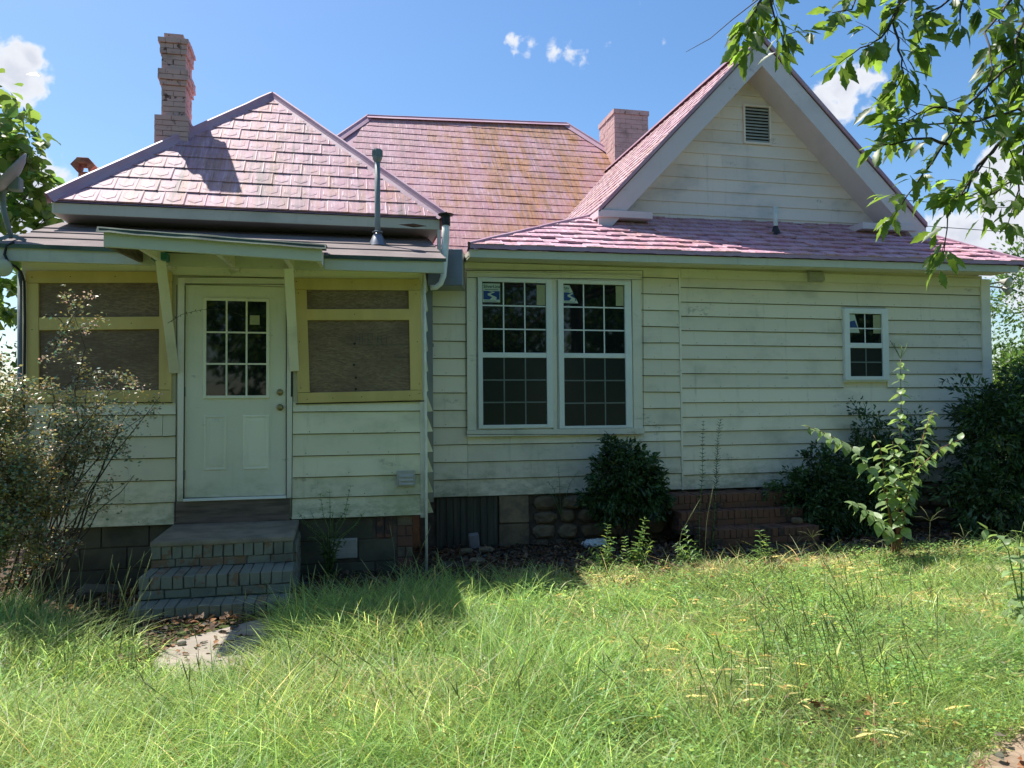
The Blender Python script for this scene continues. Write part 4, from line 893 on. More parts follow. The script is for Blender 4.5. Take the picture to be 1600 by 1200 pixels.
# --- low hipped roof along the right wing
LX0, LX1, LY, LZ0, LZ1 = 1.47, 9.13, 8.74, 3.562, 3.612
LU = Vector((LX1-LX0, 0, LZ1-LZ0)).normalized(); LVv = Vector((0, GW-LY, 4.33-3.585)); Lv = LVv.length; LV = LVv.normalized()
LV = (LV - LU*LV.dot(LU)).normalized(); LO = Vector((LX0, LY, LZ0))
pt = lambda u, v: LO+LU*u+LV*v
lr = MB(); Lw = LX1-LX0; tl_, tr_ = 1.98, Lw-.85
dn = Vector((0, 0, -.025))
lr.add([pt(0, 0)+dn, pt(Lw, 0)+dn, pt(tr_, Lv)+dn, pt(tl_, Lv)+dn, Vector((LX0, 12.5, LZ0-.02)), Vector((LX1, 12.5, LZ1-.02))], [(0,1,2,3), (0,3,4), (1,5,2)])
lr = lr.build('low_roof', M_CAP, HOUSE)
roof_face(lr, LO, LU, LV, [(0, 0), (Lw, 0), (tr_, Lv), (tl_, Lv)], M_ROOF4, w=.2, h=.192, emb=True, objs=0, wave=1)
cap(lr, pt(0, 0)+Vector((0,0,.01)), pt(tl_, Lv)+Vector((0,0,.01)), .07); cap(lr, pt(Lw, 0)+Vector((0,0,.01)), pt(tr_, Lv)+Vector((0,0,.01)), .07)
m_ = MB(); n = 120                                              # crumpled metal edge along the eave
for j in range(n):
    a, c = pt(Lw*j/n, 0), pt(Lw*(j+1)/n, 0); f = lambda i: .014*mnoise.noise(Vector((i*.7, 5, 1)))+.008*mnoise.noise(Vector((i*2.1, 2, 1)))
    m_.add([a+Vector((0, -.03, -.018+f(j))), c+Vector((0, -.03, -.018+f(j+1))), c+Vector((0, -.022, .026+f(j+1)*.6)), a+Vector((0, -.022, .026+f(j)*.6)), a+Vector((0, .05, .035)), c+Vector((0, .05, .035))], [(0,1,2,3), (3,2,5,4)])
m_.build('eave_edge', M_CAP, lr)
MB().quadbox([pt(.0, 0)+Vector((0, .0, -.115)), pt(Lw-.12, 0)+Vector((0, 0, -.115)), pt(Lw-.12, 0)+Vector((0, 0, -.026)), pt(0, 0)+Vector((0, 0, -.026))], (0, .025, 0)).build('fascia', M_FASC, lr)
MB().quadbox([pt(.0, 0)+Vector((0, .026, -.10)), pt(Lw-.12, 0)+Vector((0, .026, -.10)), pt(Lw-.12, 0)+Vector((0, YM-LY, -.085)), pt(0, 0)+Vector((0, YM-LY, -.085))], (0, 0, .015)).build('soffit', M_TRIM, lr)
MB().box((LX0, LY+.026, LZ0-.11), (LX0+.025, 11, LZ0-.025)).build('side_fascia', M_FASC, lr)
MB().box((WX0-.03, YM-.028, WZ1+.003), (XC, YM-.003, 3.47)).build('frieze_board', M_TRIM, mw)
MB().box((XC+.01, YM-.030, 3.36), (XE, YM-.023, 3.475)).build('frieze_board', M_TRIM, mw)
# --- pipes through the roofs
b = MB(); p = at(590, 371, Y=8.42); p.z = shz(8.42); b.tube([p, p+Vector((0, 0, .30)), p+Vector((0, 0, .98))], .031, 12); pe = b.build('vent_pipe', M_PIPE, HOUSE, True)
MB().lathe(p, [(.105, -.02), (.09, .01), (.045, .11), (.034, .12)], 14).build('flashing', M_GALV, pe, True)
MB().lathe(p+Vector((0, 0, .125)), [(.04, 0), (.058, .004), (.058, .012), (.036, .02)], 14).build('collar', M_GALV, pe)
MB().lathe(p+Vector((0, 0, .91)), [(.031, -.02), (.042, 0), (.052, .02), (.052, .10), (.046, .12), (0, .125)], 14).build('cap', M_PIPE, pe)
for k in range(14):
    w = 2*PI*k/14; b = MB(); c = p+Vector((math.cos(w)*.052, math.sin(w)*.052, .95)); b.box((c.x-.005, c.y-.005, c.z), (c.x+.005, c.y+.005, c.z+.07)); b.build('cap_rib', M_PIPE, pe)
zlow = lambda y: 3.6+(4.33-3.6)/(GW-LY)*(y-LY)
b = MB(); q = at(1212, 362, Y=9.6); q.z = zlow(9.6); b.tube([q-Vector((0,0,.05)), q+Vector((0, 0, .40))], .03, 10); pe = b.build('vent_pipe', M_PVC, HOUSE, True)
MB().lathe(q, [(.085, -.03), (.07, .02), (.036, .11), (.033, .13)], 12).build('rubber_boot', M_BLK, pe, True)
MB().beam((at(818, 362, Y=14.3)), (at(822, 375, Y=14.3)), .05, .05, (1, 0, 0)).build('pipe_stub', M_RUST, HOUSE)
# --- chimneys, laid brick by brick
def chimney(prof, x0, x1, y0, y1, zb, mat, mort, bw, ch=.075):
    """prof: list of (z, out) outward offsets from that height up"""
    root = MB().box((x0+.012, y0+.012, zb-.3), (x1-.012, y1-.012, prof[-1][0]-.03)).build('chimney', mort, HOUSE)
    z = zb; i = 0; cnt = 0
    while z < prof[-1][0]-.02:
        o = 0
        for zz, oo in prof:
            if z >= zz-.01: o = oo
        ox0, ox1 = (o if isinstance(o, tuple) else (o, o))
        X0, X1, Y0, Y1 = x0-ox0, x1+ox1, y0-max(ox0, 0) if ox0 > -.05 else y0-ox0, y1+max(ox1, 0)
        def side(a, b_, mk):
            n = max(1, round((b_-a)/bw)); w = (b_-a)/n; st = a
            cuts = [a]+[a+w*(k+(.5 if i % 2 else 1)) for k in range(n)]
            cuts = [c for c in cuts if c < b_-.03]+[b_]
            for k in range(len(cuts)-1): mk(cuts[k]+.002, cuts[k+1]-.002)
        d = .09
        side(X0, X1, lambda a, b_: brick(root, a, Y0, z+.003, b_, Y0+d, z+ch-.003, mat, .0018, 0))
        side(Y0+d, Y1, lambda a, b_: brick(root, X1-d, a, z+.003, X1, b_, z+ch-.003, mat, .004, 0))
        side(Y0+d, Y1, lambda a, b_: brick(root, X0, a, z+.003, X0+d, b_, z+ch-.003, mat, .004, 0))
        z += ch; i += 1
    return root
cy = 9.65; g = lambda px, py: at(px, py, Y=cy)
x0, x1 = g(252, 150).x, g(290, 150).x; T = g(270, 55).z
zz = lambda py: g(270, py).z
prof = [(3, (g(252, 200).x-g(243, 200).x, g(296, 200).x-g(290, 200).x)), (zz(184), 0), (zz(135), .018), (zz(127), .036), (zz(116), 0), (zz(84), .018), (zz(75), .036), (zz(66), .01), (zz(60), -.025), (T, 0)]
ch1 = chimney(prof, x0, x1, cy, cy+.40, 4.35, M_CHIM, M_MORTP, .19, .062)
cy2 = 16.0; g2 = lambda px, py: at(px, py, Y=cy2)
ch2 = chimney([(5, 0), (g2(986, 180).z, .02), (g2(986, 173).z, 0)], g2(960, 200).x, g2(1013, 200).x, cy2, cy2+1.0, 6.7, M_CHIM2, M_MORTP, .25, .105)
# rusty flue with a hood
p = at(133, 290, Y=9.3); b = MB(); b.box((p.x-.055, p.y-.05, p.z-.35), (p.x+.055, p.y+.05, p.z+.14)); fl = b.build('metal_flue', M_RUST, HOUSE, bevel=.004)
zt = p.z+.13; b = MB()
b.prism([(p.x-.06, p.y-.09, zt-.0), (p.x-.125, p.y-.09, zt+.075), (p.x-.06, p.y-.09, zt+.15), (p.x-.04, p.y-.09, zt+.08)], (0, .18, 0)); b.build('hood_side', M_RUST, fl)
b = MB(); b.prism([(p.x+.06, p.y-.09, zt), (p.x+.04, p.y-.09, zt+.08), (p.x+.06, p.y-.09, zt+.15), (p.x+.125, p.y-.09, zt+.075)], (0, .18, 0)); b.build('hood_side', M_RUST, fl)
MB().box((p.x-.06, p.y-.10, zt+.09), (p.x+.06, p.y+.10, zt+.155)).build('hood_top', M_RUST, fl, bevel=.004)
# downpipe and black cable at the left corner
b = MB(); q = at(31, 430, Y=7.86); b.tube([(q.x, q.y, 3.0), (q.x+.01, q.y, 1.6), (q.x, q.y, .15)], .02, 10); b.build('downpipe', M_PIPE, HOUSE, True)
b = MB(); P = [at(px, py, Y=7.52) for px, py in ((22, 378), (10, 384), (7, 398), (14, 411), (24, 416))] + [at(px, py, Y=7.84) for px, py in ((33, 425), (38, 440), (39, 500), (38, 600), (36, 700))]
b.tube(P, .011, 6); b.build('cable', M_BLK, HOUSE, True)
# --- satellite dish on the shed roof
D0 = at(18, 380, Y=7.72); SD = thing('satellite_dish', D0, 'grey satellite dish on a bent mast at the left corner of the porch roof', 'satellite dish')
T_, B_ = at(45, 243, Y=7.72), at(-22, 312, Y=7.72); cen = (T_+B_)/2; rad = (T_-B_).length/2; ed = (T_-B_).normalized(); nrm = Vector((-.7, -.40, .7)); nrm = (nrm-ed*nrm.dot(ed)).normalized()
b = MB(); prof = [(rad, .03), (rad, .02), (rad*.75, -.02), (rad*.4, -.05), (0, -.06), (0, -.045), (rad*.4, -.035), (rad*.75, -.002), (rad*.99, .03)]
b.lathe(cen, prof, 32, nrm); b.build('dish', M_DISH, SD, True)
b = MB(); b.tube([cen-nrm*.05, at(4, 300, Y=7.72), at(6, 330, Y=7.72), at(18, 372, Y=7.72)], [.03, .028, .024, .022], 10); b.build('mast', M_PIPE, SD, True)
b = MB(); b.box((cen.x-.05-nrm.x*.09, cen.y-.05, cen.z-.09-nrm.z*.05), (cen.x+.05-nrm.x*.09, cen.y+.05, cen.z+.03-nrm.z*.05)); b.build('bracket', M_PIPE, SD, bevel=.01)
b = MB(); q = at(-40, 262, Y=7.4); b.tube([B_, q], .012, 8); b.build('feed_arm', M_PIPE, SD); MB().lathe(q, [(.0, -.04), (.03, -.04), (.035, .04), (0, .05)], 12, nrm).build('feed_horn', M_DISH, SD)
b = MB()
for e in ((-.10, -.05), (.12, -.02), (.0, .14)): q = Vector((D0.x+e[0], D0.y+e[1], 0)); q.z = shz(q.y)+.02; b.beam(at(18, 368, Y=7.72), q, .02, .03)
b.build('foot', M_PIPE, SD)
# --- round floodlights under the eaves
def flood(px, py, Y, r_, wall, label, two=False):
    p = at(px, py, Y=Y); R_ = thing('floodlight', p, label, 'floodlight', 'round floodlights under the eaves')
    for k in range(2 if two else 1):
        c = p+Vector((-.0*k, .0, -.13*k)); ax = Vector((.12, -.95, -.25-.5*k)); rr_ = r_*(1-.2*k)
        MB().lathe(c, [(.02, -.13), (.03, -.10), (rr_*.8, -.03), (rr_, .0), (rr_, .012), (rr_*.93, .012)], 20, ax).build('lamp_body', M_VENT, R_, True)
        MB().lathe(c, [(rr_*.93, .010), (rr_*.6, .022), (0, .026)], 20, ax).build('lens', M_LAMP, R_, True)
        b = MB(); b.tube([c-ax.normalized()*.1, Vector(wall)], .012, 8); b.build('arm', M_VENT, R_)
flood(1575.5, 441, 9.15, .068, (8.96, 9.3, 3.4), 'pair of round floodlights at the right end of the eave', True)
flood(4, 418, 7.5, .078, (-2.86, 7.6, 3.10), 'single round floodlight below the left porch eave')
#VEG
# ------------------------------------------------------------------ vegetation
def np_mesh(name, V, T, mat, tint=None, parent=None, smooth=False):
    """V (n,3) vertices, T (m,3) triangles, tint (n,3) colour multipliers"""
    me = bpy.data.meshes.new(name); n, k = len(V), len(T)
    me.vertices.add(n); me.vertices.foreach_set('co', np.ascontiguousarray(V, dtype=np.float32).ravel())
    me.loops.add(k*3); me.loops.foreach_set('vertex_index', np.ascontiguousarray(T, dtype=np.int32).ravel())
    me.polygons.add(k); me.polygons.foreach_set('loop_start', np.arange(0, k*3, 3, dtype=np.int32)); me.polygons.foreach_set('loop_total', np.full(k, 3, dtype=np.int32))
    if smooth: me.polygons.foreach_set('use_smooth', np.ones(k, dtype=bool))
    me.update(calc_edges=True)
    if tint is not None:
        a = me.attributes.new('tint', 'FLOAT_COLOR', 'POINT'); c = np.ones((n, 4), dtype=np.float32); c[:, :3] = tint; a.data.foreach_set('color', c.ravel())
    return link(name, me, parent, mat)
def inst(tv, tt, R, P, tint=None):
    """place template (k,3) verts with matrices R (N,3,3) (columns are axes) at P (N,3)"""
    tv = np.asarray(tv, float); tt = np.asarray(tt, int); N = len(P); k = len(tv)
    V = np.einsum('nij,kj->nki', R, tv) + P[:, None, :]
    T = (tt[None] + (np.arange(N)*k)[:, None, None]).reshape(-1, 3)
    C = None if tint is None else np.repeat(tint, k, axis=0)
    return V.reshape(-1, 3), T, C
LEAF2 = ([(0,0,0), (-.5,.45,.07), (0,1,-.06), (.5,.45,.07)], [(0,2,1), (0,3,2)])
LEAF8 = ([(0,0,0), (-.40,.25,.07), (-.46,.52,.07), (-.26,.8,.0), (0,1.0,-.16), (.26,.8,.0), (.46,.52,.07), (.40,.25,.07), (0,.3,.0), (0,.65,-.02)],
         [(0,8,1), (1,8,2), (8,9,2), (2,9,3), (3,9,4), (0,7,8), (7,6,8), (8,6,9), (6,5,9), (5,4,9)])
def frames(D, S, updir=None, roll=1.0, asp=.5):
    """leaf axes: y along D, normal near up with random roll; S length"""
    N = len(D); D = D/np.linalg.norm(D, axis=1, keepdims=True)
    up = np.tile([0, 0, 1.0], (N, 1)) + rng.normal(0, roll, (N, 3))
    if updir is not None: up = updir + rng.normal(0, roll, (N, 3))
    X = np.cross(D, up); X /= np.linalg.norm(X, axis=1, keepdims=True)+1e-9; Z = np.cross(X, D)
    return np.stack([X*(S*asp)[:, None], D*S[:, None], Z*(S)[:, None]], axis=2)
def tints(N, v=.22, warm=.12, yellow=0):
    b = rng.normal(1, v, N).clip(.45, 1.7); w = rng.normal(0, warm, N)
    c = np.stack([b*(1+w*1.3), b*(1+w*.2), b*(1-w*.8)], 1)
    if yellow: k = rng.random(N) < yellow; c[k] *= np.array([2.0, 1.25, .8])
    return c.clip(.1, 3)
def crown(ell, nclump, perclump, spread, size, mat, name='crown', parent=None, droop=.3, leaf=LEAF2, shell=.55, v=.25, yellow=0, asp=.5, outward=.8, under=1.0):
    """leaves in clumps through a set of ellipsoids (cx,cy,cz,rx,ry,rz)"""
    E = np.array(ell, float); vol = (E[:, 3]*E[:, 4]*E[:, 5])**(.75); pk = rng.choice(len(E), nclump, p=vol/vol.sum())
    d = rng.normal(0, 1, (nclump, 3)); d /= np.linalg.norm(d, axis=1, keepdims=True); r = shell+(1-shell)*rng.random(nclump)**.6
    r *= rng.normal(1, .13, nclump); C = E[pk, :3] + d*r[:, None]*E[pk, 3:]
    N = nclump*perclump; ci = np.repeat(np.arange(nclump), perclump)
    off = rng.normal(0, 1, (N, 3)); off /= np.linalg.norm(off, axis=1, keepdims=True); off *= (rng.random(N)**.5)[:, None]
    sp = spread*rng.uniform(.6, 1.3, nclump)
    P = C[ci] + off*sp[ci][:, None]
    D = off*.8 + d[ci]*outward + rng.normal(0, .45, (N, 3)); D[:, 2] -= droop
    S = size*rng.uniform(.65, 1.25, N); tc_ = tints(nclump, v*.6, .05)[ci]*tints(N, v*.6, .06, yellow)
    V, T, K = inst(*leaf, frames(D, S, asp=asp), P, tc_)
    o = np_mesh(name, V, T, mat, K, parent); o['kind'] = 'stuff'; return C
def limbs(base, tips, r0, r1, mat, name, parent, n=5, seg=7, sag=.15):
    for t in tips:
        a = Vector(base); c = Vector(t); b = MB(); L = (c-a).length; mid = a+(c-a)*.5+Vector((rnd.uniform(-1, 1)*sag*L*.5, rnd.uniform(-1, 1)*sag*L*.5, sag*L*.6))
        pts = [(a*(1-s)*(1-s)+mid*2*s*(1-s)+c*s*s)+Vector((rnd.uniform(-1,1), rnd.uniform(-1,1), rnd.uniform(-1,1)))*L*.012 for s in [i/(seg-1) for i in range(seg)]]
        b.tube(pts, [r0+(r1-r0)*i/(seg-1) for i in range(seg)], n); b.build(name, mat, parent, True)
# --- trees behind the photographer (seen in the window panes) and beyond the house
def tree(loc, h, R_, label, leafmat, n=150, per=36, size=.2, group=None, trunk_r=.16, spread=.6, low=.25, cat='tree'):
    loc = Vector(loc); T = thing('tree', loc, label, cat, group)
    b = MB(); top = loc+Vector((rnd.uniform(-.3, .3), rnd.uniform(-.3, .3), h*.62)); b.tube([loc-Vector((0,0,.2)), loc+(top-loc)*.35+Vector((.08, 0, 0)), loc+(top-loc)*.7, top], [trunk_r*1.25, trunk_r, trunk_r*.75, trunk_r*.4], 10); b.build('trunk', M_BARK, T, True)
    ell = [(loc.x, loc.y, loc.z+h*.66, R_*.85, R_*.85, h*.32)]
    for k in range(5): w = 2*PI*k/5+rnd.random(); ell.append((loc.x+math.cos(w)*R_*.55, loc.y+math.sin(w)*R_*.55, loc.z+h*rnd.uniform(low+.12, .72), R_*.55, R_*.55, h*.2))
    C = crown(ell, n, per, spread, size, leafmat, parent=T)
    limbs(loc+Vector((0, 0, h*.3)), [C[i] for i in rng.choice(len(C), 7, replace=False)], trunk_r*.45, .02, M_BARK, 'limb', T)
    return T
def copy_tree(T, loc, rz, s, label):
    c = T.copy(); COL.objects.link(c); c.matrix_basis = Matrix.Translation(Vector(loc)) @ Matrix.Rotation(rz, 4, 'Z') @ Matrix.Diagonal((s, s, s, 1)); c['label'] = label
    for ch in list(T.children): d = ch.copy(); COL.objects.link(d); d.parent = c; d.matrix_parent_inverse = ch.matrix_parent_inverse.copy()
    return c
GT = 'garden trees behind the photographer'
t0 = tree((-6.5, -7.5, .1), 6.8, 2.8, 'tall dense tree standing behind the left end of the lawn', M_LEAFM, 190, 40, .28, GT, spread=.8, low=.08)
for loc, rz, s, lb in (((-1.2, -10.0, .1), 1.3, 1.15, 'tallest tree behind the middle of the lawn'), ((4.6, -8.6, .1), 2.6, 1.0, 'broad tree behind the lawn, facing the double window'), ((10.4, -7.0, .1), 4.0, 1.1, 'tree behind the lawn at the right, facing the small window'), ((-11.5, -2.0, .1), 5.0, .95, 'tree at the left edge of the garden behind the flowering shrub'), ((15.0, -.5, .1), .7, 1.0, 'tree at the right edge of the garden beyond the paving')):
    copy_tree(t0, loc, rz, s, lb)
# light leaved tree at the left edge
def big_leaf_tree():
    base = Vector((-6.6, 13.2, .05)); T = thing('tree', base, 'light green broad leaved tree rising behind the left end of the porch', 'tree')
    b = MB(); b.tube([base, base+Vector((.1, 0, 2)), base+Vector((-.1, .1, 4)), base+Vector((0, 0, 5))], [.12, .1, .07, .03], 9); b.build('trunk', M_BARK, T, True)
    tips = []
    spots = [((10, 170), .35), ((25, 215), .35), ((5, 240), .4), ((45, 250), .22), ((60, 285), .22), ((30, 290), .35), ((20, 335), .35), ((55, 325), .3), ((72, 340), .18), ((-30, 200), .6), ((-40, 300), .6), ((-30, 390), .6), ((8, 445), .25), ((15, 490), .12), ((12, 400), .2), ((-60, 130), .7), ((-40, 480), .5)]
    P = []; 
    for (px, py), r_ in spots:
        c = at(px, py, Y=13.2+rnd.uniform(-.5, .4)); r_ *= 1.26; tips.append(c); n = int(105*r_)+10
        off = rng.normal(0, 1, (n, 3)); off /= np.linalg.norm(off, axis=1, keepdims=True); P.append(np.array(c)+off*(rng.random(n)**.5)[:, None]*r_*np.array([1, 1, .8]))
    P = np.concatenate(P); N = len(P); D = rng.normal(0, 1, (N, 3)); D[:, 2] = -abs(D[:, 2])*.5-.1; S = rng.uniform(.15, .26, N)
    R = frames(D, S, roll=.5, asp=.78); V, Tt, K = inst(*LEAF8, R, P, tints(N, .2, .08)); 
    o = np_mesh('crown', V, Tt, M_LEAFL, K, T); o['kind'] = 'stuff'
    limbs(base+Vector((0, 0, 2.2)), tips[:9], .03, .006, M_TWIG, 'limb', T)
big_leaf_tree()
def shrubmass(name, loc, ell, label, cat, mat, n, per, spread, size, group=None, stems=8, stemr=.02, leaf=LEAF2, **k):
    T = thing(name, loc, label, cat, group); C = crown(ell, n, per, spread, size, mat, 'foliage', T, leaf=leaf, **k)
    if stems: limbs(Vector(loc), [C[i] for i in rng.choice(len(C), stems, replace=False)], stemr, .005, M_TWIG, 'stem', T)
    return T
q = at(12, 585, Y=13); shrubmass('shrub', (q.x-.4, 13, .05), [(q.x-.3, 13, 1.4, 1.2, 1.0, 1.5), (q.x+.15, 13, 1.0, .6, .8, 1.1)], 'green shrub far behind the left corner of the house', 'shrub', M_LEAFM, 150, 40, .3, .10)
q = at(1590, 520, Y=14.5)
tR = tree((q.x+1.8, 15.5, .05), 5.6, 2.1, 'bushy green tree seen past the right corner of the house', M_LEAFM, 300, 44, .12, None, .1, .4, .05)
# --- shrubs against the right wall
shrubmass('shrub', (3.35, 8.72, .06), [(3.33, 8.76, .86, .43, .32, .42), (3.10, 8.74, .60, .26, .28, .24), (3.60, 8.74, .66, .25, .26, .26), (3.20, 8.72, 1.20, .15, .18, .14)], 'round dark evergreen shrub under the double window', 'shrub', M_LEAFD, 330, 30, .085, .068, stems=9, stemr=.014, leaf=LEAF8, asp=.42, droop=.35, shell=.35, v=.42)
shrubmass('shrub', (6.1, 8.72, .06), [(6.0, 8.75, .62, .66, .38, .55), (5.72, 8.7, .42, .5, .36, .42), (6.75, 8.8, .75, .6, .36, .6), (6.5, 8.7, .45, .6, .4, .4)], 'low spreading dark shrub right of the red brick steps', 'shrub', M_LEAFD, 520, 32, .09, .060, stems=8, stemr=.012, leaf=LEAF8, asp=.45, droop=.3, shell=.3, v=.42)
T = shrubmass('shrub', (7.0, 8.9, .06), [(6.75, 8.9, 1.35, .34, .16, .36), (7.3, 8.85, 1.25, .36, .2, .42), (7.0, 8.9, .9, .5, .2, .4)], 'loose upright shrub behind the tall weed, below the small window', 'shrub', M_LEAFD, 130, 22, .10, .055, stems=14, stemr=.008, leaf=LEAF8, asp=.45, shell=.2)
shrubmass('shrub', (8.5, 8.3, .06), [(8.35, 8.35, 1.15, .80, .55, .85), (9.3, 8.4, 1.3, .9, .7, .95), (8.2, 8.15, .5, .9, .5, .5), (9.2, 7.9, .6, .9, .6, .6), (8.0, 8.35, 1.55, .3, .3, .32), (8.9, 8.4, 1.95, .4, .4, .3)], 'largest dark shrub, filling the right corner of the house wall', 'shrub', M_LEAFD, 900, 34, .13, .085, stems=10, stemr=.02, leaf=LEAF8, asp=.36, droop=.35, shell=.35, v=.42)
q = at(1592, 560, Y=10.6); shrubmass('shrub', (q.x+.4, 10.6, .06), [(q.x+.5, 10.6, 1.6, .9, .7, 1.3)], 'sunlit green shrub beyond the right corner board', 'shrub', M_LEAFM, 260, 34, .14, .09, stems=5)

# --- flowering shrub at the left: arching stems, small leaves, pale flower heads
def abelia():
    base = Vector((-2.45, 6.95, gz(-2.45, 6.95))); T = thing('flowering_shrub', base, 'straggly shrub with small pale pink flowers beside the porch steps', 'shrub')
    def twig(P0, P1, r0, nm='stem', lift=.12):
        a, c = Vector(P0), Vector(P1); L = (c-a).length; mid = a+(c-a)*.5+Vector((rnd.uniform(-.14, .14), rnd.uniform(-.14, .14), lift))*L
        n = 7; pts = [a*(1-s)**2+mid*2*s*(1-s)+c*s*s+Vector((rnd.gauss(0, .012), rnd.gauss(0, .012), rnd.gauss(0, .01)))*L*(0 if s in (0, 1) else 1) for s in [i/(n-1) for i in range(n)]]
        b = MB(); b.tube(pts, [r0*(1-.8*i/(n-1)) for i in range(n)], 5); b.build(nm, M_TWIG, T, True); return pts
    LP, LD, FP = [], [], []
    def leafy(pts, n, spread=.03):
        for _ in range(n):
            s = rnd.random()**.7*(len(pts)-1); i = min(int(s), len(pts)-2); p = pts[i].lerp(pts[i+1], s-i); LP.append(p+Vector((rnd.gauss(0, spread), rnd.gauss(0, spread), rnd.gauss(0, spread)))); t = (pts[i+1]-pts[i]).normalized(); LD.append(t*.5+Vector((rnd.gauss(0, 1), rnd.gauss(0, 1), rnd.gauss(0, .5))))
    tipsd = [((108, 470), 7.0, .5), ((150, 640), 6.8, .8), ((135, 610), 6.7, 1), ((188, 590), 6.7, .6), ((205, 635), 6.95, .4), ((240, 640), 7.0, .4), ((250, 620), 7.05, .3), ((70, 560), 6.6, .6), ((30, 590), 6.3, 1.4), ((10, 640), 6.2, 1.4), ((45, 650), 6.3, 1.4), ((-10, 600), 6.3, 1.2),
             ((60, 690), 6.4, 1.2), ((20, 700), 6.1, 1.6), ((-10, 760), 6.2, 1.4), ((40, 740), 6.2, 1.6), ((25, 800), 6.2, 1.6), ((75, 770), 6.4, 1.2), ((10, 850), 6.3, 1.4), ((60, 840), 6.4, 1.2), ((100, 700), 6.9, .8), ((120, 660), 6.9, 1), ((160, 670), 7.0, .7), ((170, 700), 7.0, .4), ((210, 742), 7.1, .25), ((110, 730), 7.0, .5), ((150, 800), 7.1, .3), ((95, 620), 6.8, 1),
             ((-40, 660), 6.2, 1.6), ((-50, 780), 6.2, 1.6), ((0, 560), 6.5, .8)]
    stems = {}
    for (px, py), Y, dn in tipsd:
        tip = at(px, py, Y=Y); root = base+Vector((rnd.uniform(-.18, .12)+(-.35 if px < 50 else 0), rnd.uniform(-.12, .1), 0)); pts = twig(root, tip, .011 if px > 50 else .009, 'stem', .10 if px > 90 else .02)
        if py > 690 and px > 60: pts = twig(base+Vector((rnd.uniform(-.1, .1), 0, .35)), tip, .006)
        leafy(pts[3:], int((165 if px < 60 else 85)*dn), .05)
        for k in range(int(11*dn)+3):
            i = rnd.randrange(3, 6); p = pts[i].lerp(pts[i+1], rnd.random()); e = p+Vector((rnd.gauss(0, .13), rnd.gauss(0, .10), rnd.uniform(-.04, .18))); pp_ = twig(p, e, .0025, 'twig' if False else 'twig', .1) if k < 4 else [p.lerp(e, s/3) for s in range(4)]
            leafy(pp_, int((50 if px < 60 else 34)*min(dn, 1.4))+14, .034)
            if rnd.random() < (.75 if px < 260 and py < 860 else .4): FP.append(e)
        if py < 720: FP.append(tip)
    # the arching sprays in front of the boarded window
    for path, n in ((((85, 545), (100, 520), (115, 492), (138, 462)), 90), (((70, 548), (90, 530), (115, 517), (140, 508)), 70), (((80, 490), (95, 500), (105, 520)), 30), (((120, 598), (150, 585), (190, 585), (208, 600)), 130), (((100, 605), (135, 580), (160, 600)), 60)):
        pts = [at(px, py, Y=6.9) for px, py in path]; b = MB(); b.tube(pts, .0035, 5); b.build('twig', M_TWIG, T); leafy(pts, n, .022)
        for k in range(4 if n > 50 else 1): FP.append(pts[-1]+Vector((rnd.gauss(0, .05), rnd.gauss(0, .03), rnd.gauss(0, .03))))
    P = np.array([list(p) for p in LP]); D = np.array([list(d) for d in LD]); N = len(P); S = rng.uniform(.022, .044, N)
    V, Tt, K = inst(*LEAF2, frames(D, S, asp=.55), P, tints(N, .28, .22)); o = np_mesh('foliage', V, Tt, M_ABEL, K, T); o['kind'] = 'stuff'
    PP = []; 
    for p in FP:
        for k in range(rnd.randint(4, 10)): PP.append([p.x+rnd.gauss(0, .022), p.y+rnd.gauss(0, .022), p.z+rnd.gauss(0, .016)])
    P = np.array(PP); N = len(P); D = rng.normal(0, 1, (N, 3)); D[:, 2] += .4; V, Tt, K = inst(*LEAF2, frames(D, rng.uniform(.012, .024, N), asp=.7), P, tints(N, .15, .15)); o = np_mesh('flowers', V, Tt, M_PETAL, K, T); o['kind'] = 'stuff'
abelia()
